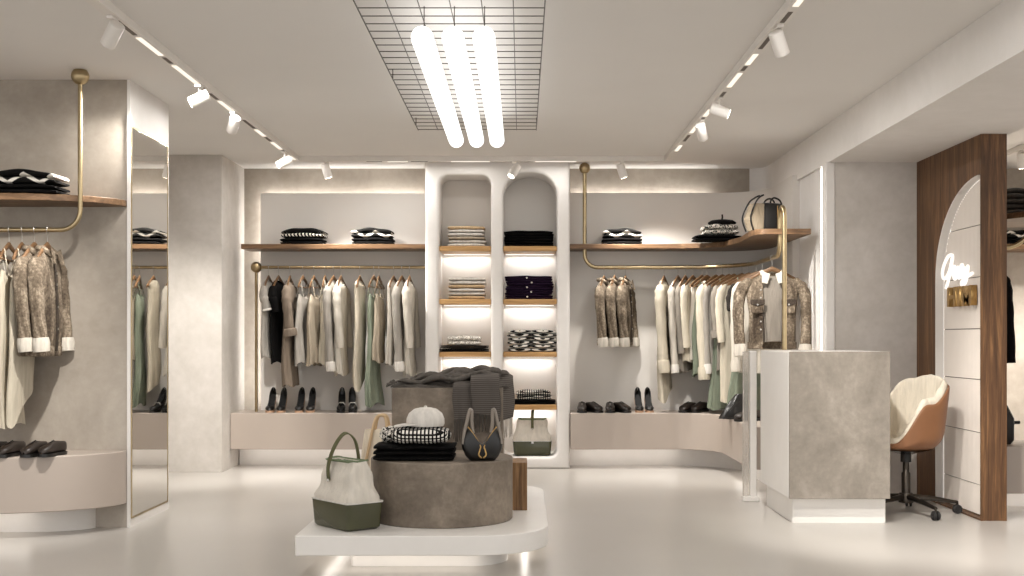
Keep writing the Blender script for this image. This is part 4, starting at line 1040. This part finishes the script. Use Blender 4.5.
def drape(x0, x1, z0, z1, yf, seed, fr, side=0, nm='drape'):
    q = random.Random(seed); n = 26; rings = []
    for j in range(17):
        v = j/16; ang = min(1, v*5)
        zz = z0+(z1-z0)*max(0, (v-.12)/.88); top_y = yf+.10*(1-ang)
        if v < .12: zz = z0+.0
        row = []
        for i in range(n+1):
            w = i/n; x = x0+(x1-x0)*w+.006*sin(v*6+seed)
            y = top_y-.009*abs(sin(w*pi*1.6+seed))*(.4+v)-.01*v + side*w*.25
            row.append((x, y, zz+.006*sin(w*5+seed)*(1-v)-.02*(w-.5)*v*(1 if seed % 2 else -1)+(.02*sin(w*pi) if v < .3 else 0)*(1-v*3)))
        rings.append(row+[(a, b+.006, c) for a, b, c in row[::-1]])
    d = MB().loft(rings).build(nm, 'scarf_rib', sf, sharp=80)
    m = MB(); edge = rings[-1][:n+1]; k = 22
    for i in range(k):
        f = i*(n)/k; a = edge[int(f)]; l = fr*(.85+.3*q.random()); dx = (q.random()-.5)*.02
        m.tube([(a[0], a[1]+.003, a[2]+.004), (a[0]+dx*.4, a[1]-.002, a[2]-l*.5), (a[0]+dx, a[1]+.002, a[2]-l)], .0026, 5)
    m.build('fringe', 'knit' if side else 'scarf', d, 'pale knotted fringe' if side else None)
drape(-.415, -.29, .03, -.185, 7.255, 2, .13)
drape(-.305, -.135, .075, -.16, 7.235, 3, .10)
drape(-.15, -.05, .06, -.20, 7.245, 4, .10, side=.9)

# ------------------------------------------------------------------ display beyond the wood wall
wbn = bench('taupe bench beyond the dark wood wall', [(3.21, 8.25), (4.6, 8.25), (4.6, 8.75), (3.21, 8.75)], [(3.22, 8.55), (4.6, 8.55), (4.6, 8.75), (3.22, 8.75)], [(3.3, 4.5, 8.4, 8.43)], .13, .455)
shelf('walnut shelf on the back wall beyond the dark wood wall', [(3.21, 11.1), (5.4, 11.1), (5.4, 11.57), (3.21, 11.57)], 2.025, 2.07)
shelf('walnut shelf with a slanting front beyond the dark wood wall', [(3.205, 8.72), (3.5, 8.15), (3.7, 7.95), (4.6, 7.95), (4.6, 8.9), (3.205, 9.05)], 2.03, 2.07)
stack(1001, 1040, 8.8, 2.07, [(.075, 'charcoal', f'{n} charcoal folded sweater on the slanting shelf', {}) for n in ('lowest', 'middle', 'topmost')], group='charcoal sweaters beyond the wood wall', name='folded_sweater', depth=.2)
stack(1004, 1052, 11.14, 2.07, [(.06, 'black', 'plain black folded sweater on the shelf beyond the wood wall', {}), (.07, 'zig', 'zigzag sweater on the shelf beyond the wood wall', {})], group=gS, name='folded_sweater')
rw = thing('clothes_rail', 'brass clothes rail bending up beyond the dark wood wall', 'clothes rail', (0, 0, 0), 0, 'brass clothes rails')
MB().tube([(3.22, 8.55, 1.84)] + [(3.32, 8.55, 1.84)] + vbend((3.42, 8.5, 1.84), (1, -.3, 0), (0, 0, 1), .16) + [(3.58, 8.44, 2.4)], .016, 12).build('rail', 'brass', rw)
hang((3.30, 8.55, 1.84), R(75), 'wooden hanger of the black coat beyond the wood wall', 'hangers beyond the wood wall')
garment('coat', 'coat', 'black coat hanging beyond the dark wood wall', None, (3.30, 8.55, 1.84), R(35), 1.0, 'black', sw=.21, hem=.23, hd=.09, sleeve=.62, slw=.075, seed=91)
pb = thing('handbag', 'black leather bag standing on the bench beyond the dark wood wall', 'bag', (3.33, 8.45, .4555), R(10))
def kr2(w, d, z, r=.03): return [(x, y, z) for x, y in rpoly([(-w, -d), (w, -d), (w, d), (-w, d)], r, 5)]
MB().loft([kr2(.1, .06, 0), kr2(.115, .075, .03), kr2(.12, .07, .18), kr2(.08, .05, .27), kr2(.07, .04, .28)]).build('body', 'leather_black', pb)
MB().tube(smooth([(-.07, 0, .27), (-.06, 0, .33), (0, 0, .36), (.06, 0, .33), (.07, 0, .27)], 6), .008, 8).build('handle', 'leather_black', pb)
pw = MB().tube([(.118, -.03, .15), (.17, -.03, .15)], .012, 8).build('side_loop', 'leather_black', pb)

# ------------------------------------------------------------------ light and camera
w = bpy.data.worlds.new('world'); bpy.context.scene.world = w; w.use_nodes = True
bg = w.node_tree.nodes['Background']; bg.inputs[0].default_value = (1, .988, .97, 1); bg.inputs[1].default_value = 2.05
sc_ = bpy.context.scene
cd = bpy.data.cameras.new('camera'); cam = bpy.data.objects.new('camera', cd); C.objects.link(cam)
cam.location = (0, 0, EH); cam.rotation_euler = (R(90), 0, 0)
cd.sensor_width = 36; cd.lens = 36*FPX/1024; cd.shift_x = -10/1024; cd.shift_y = 50/1024; cd.clip_start = .05
sc_.camera = cam
sc_.view_settings.view_transform = 'Standard'; sc_.view_settings.look = 'None'; sc_.view_settings.gamma = 1; sc_.view_settings.use_curve_mapping = False
sc_.view_settings.exposure = -0.14
sc_.cycles.max_bounces = 10; sc_.cycles.diffuse_bounces = 6; sc_.cycles.use_denoising = True; sc_.cycles.sample_clamp_indirect = 4
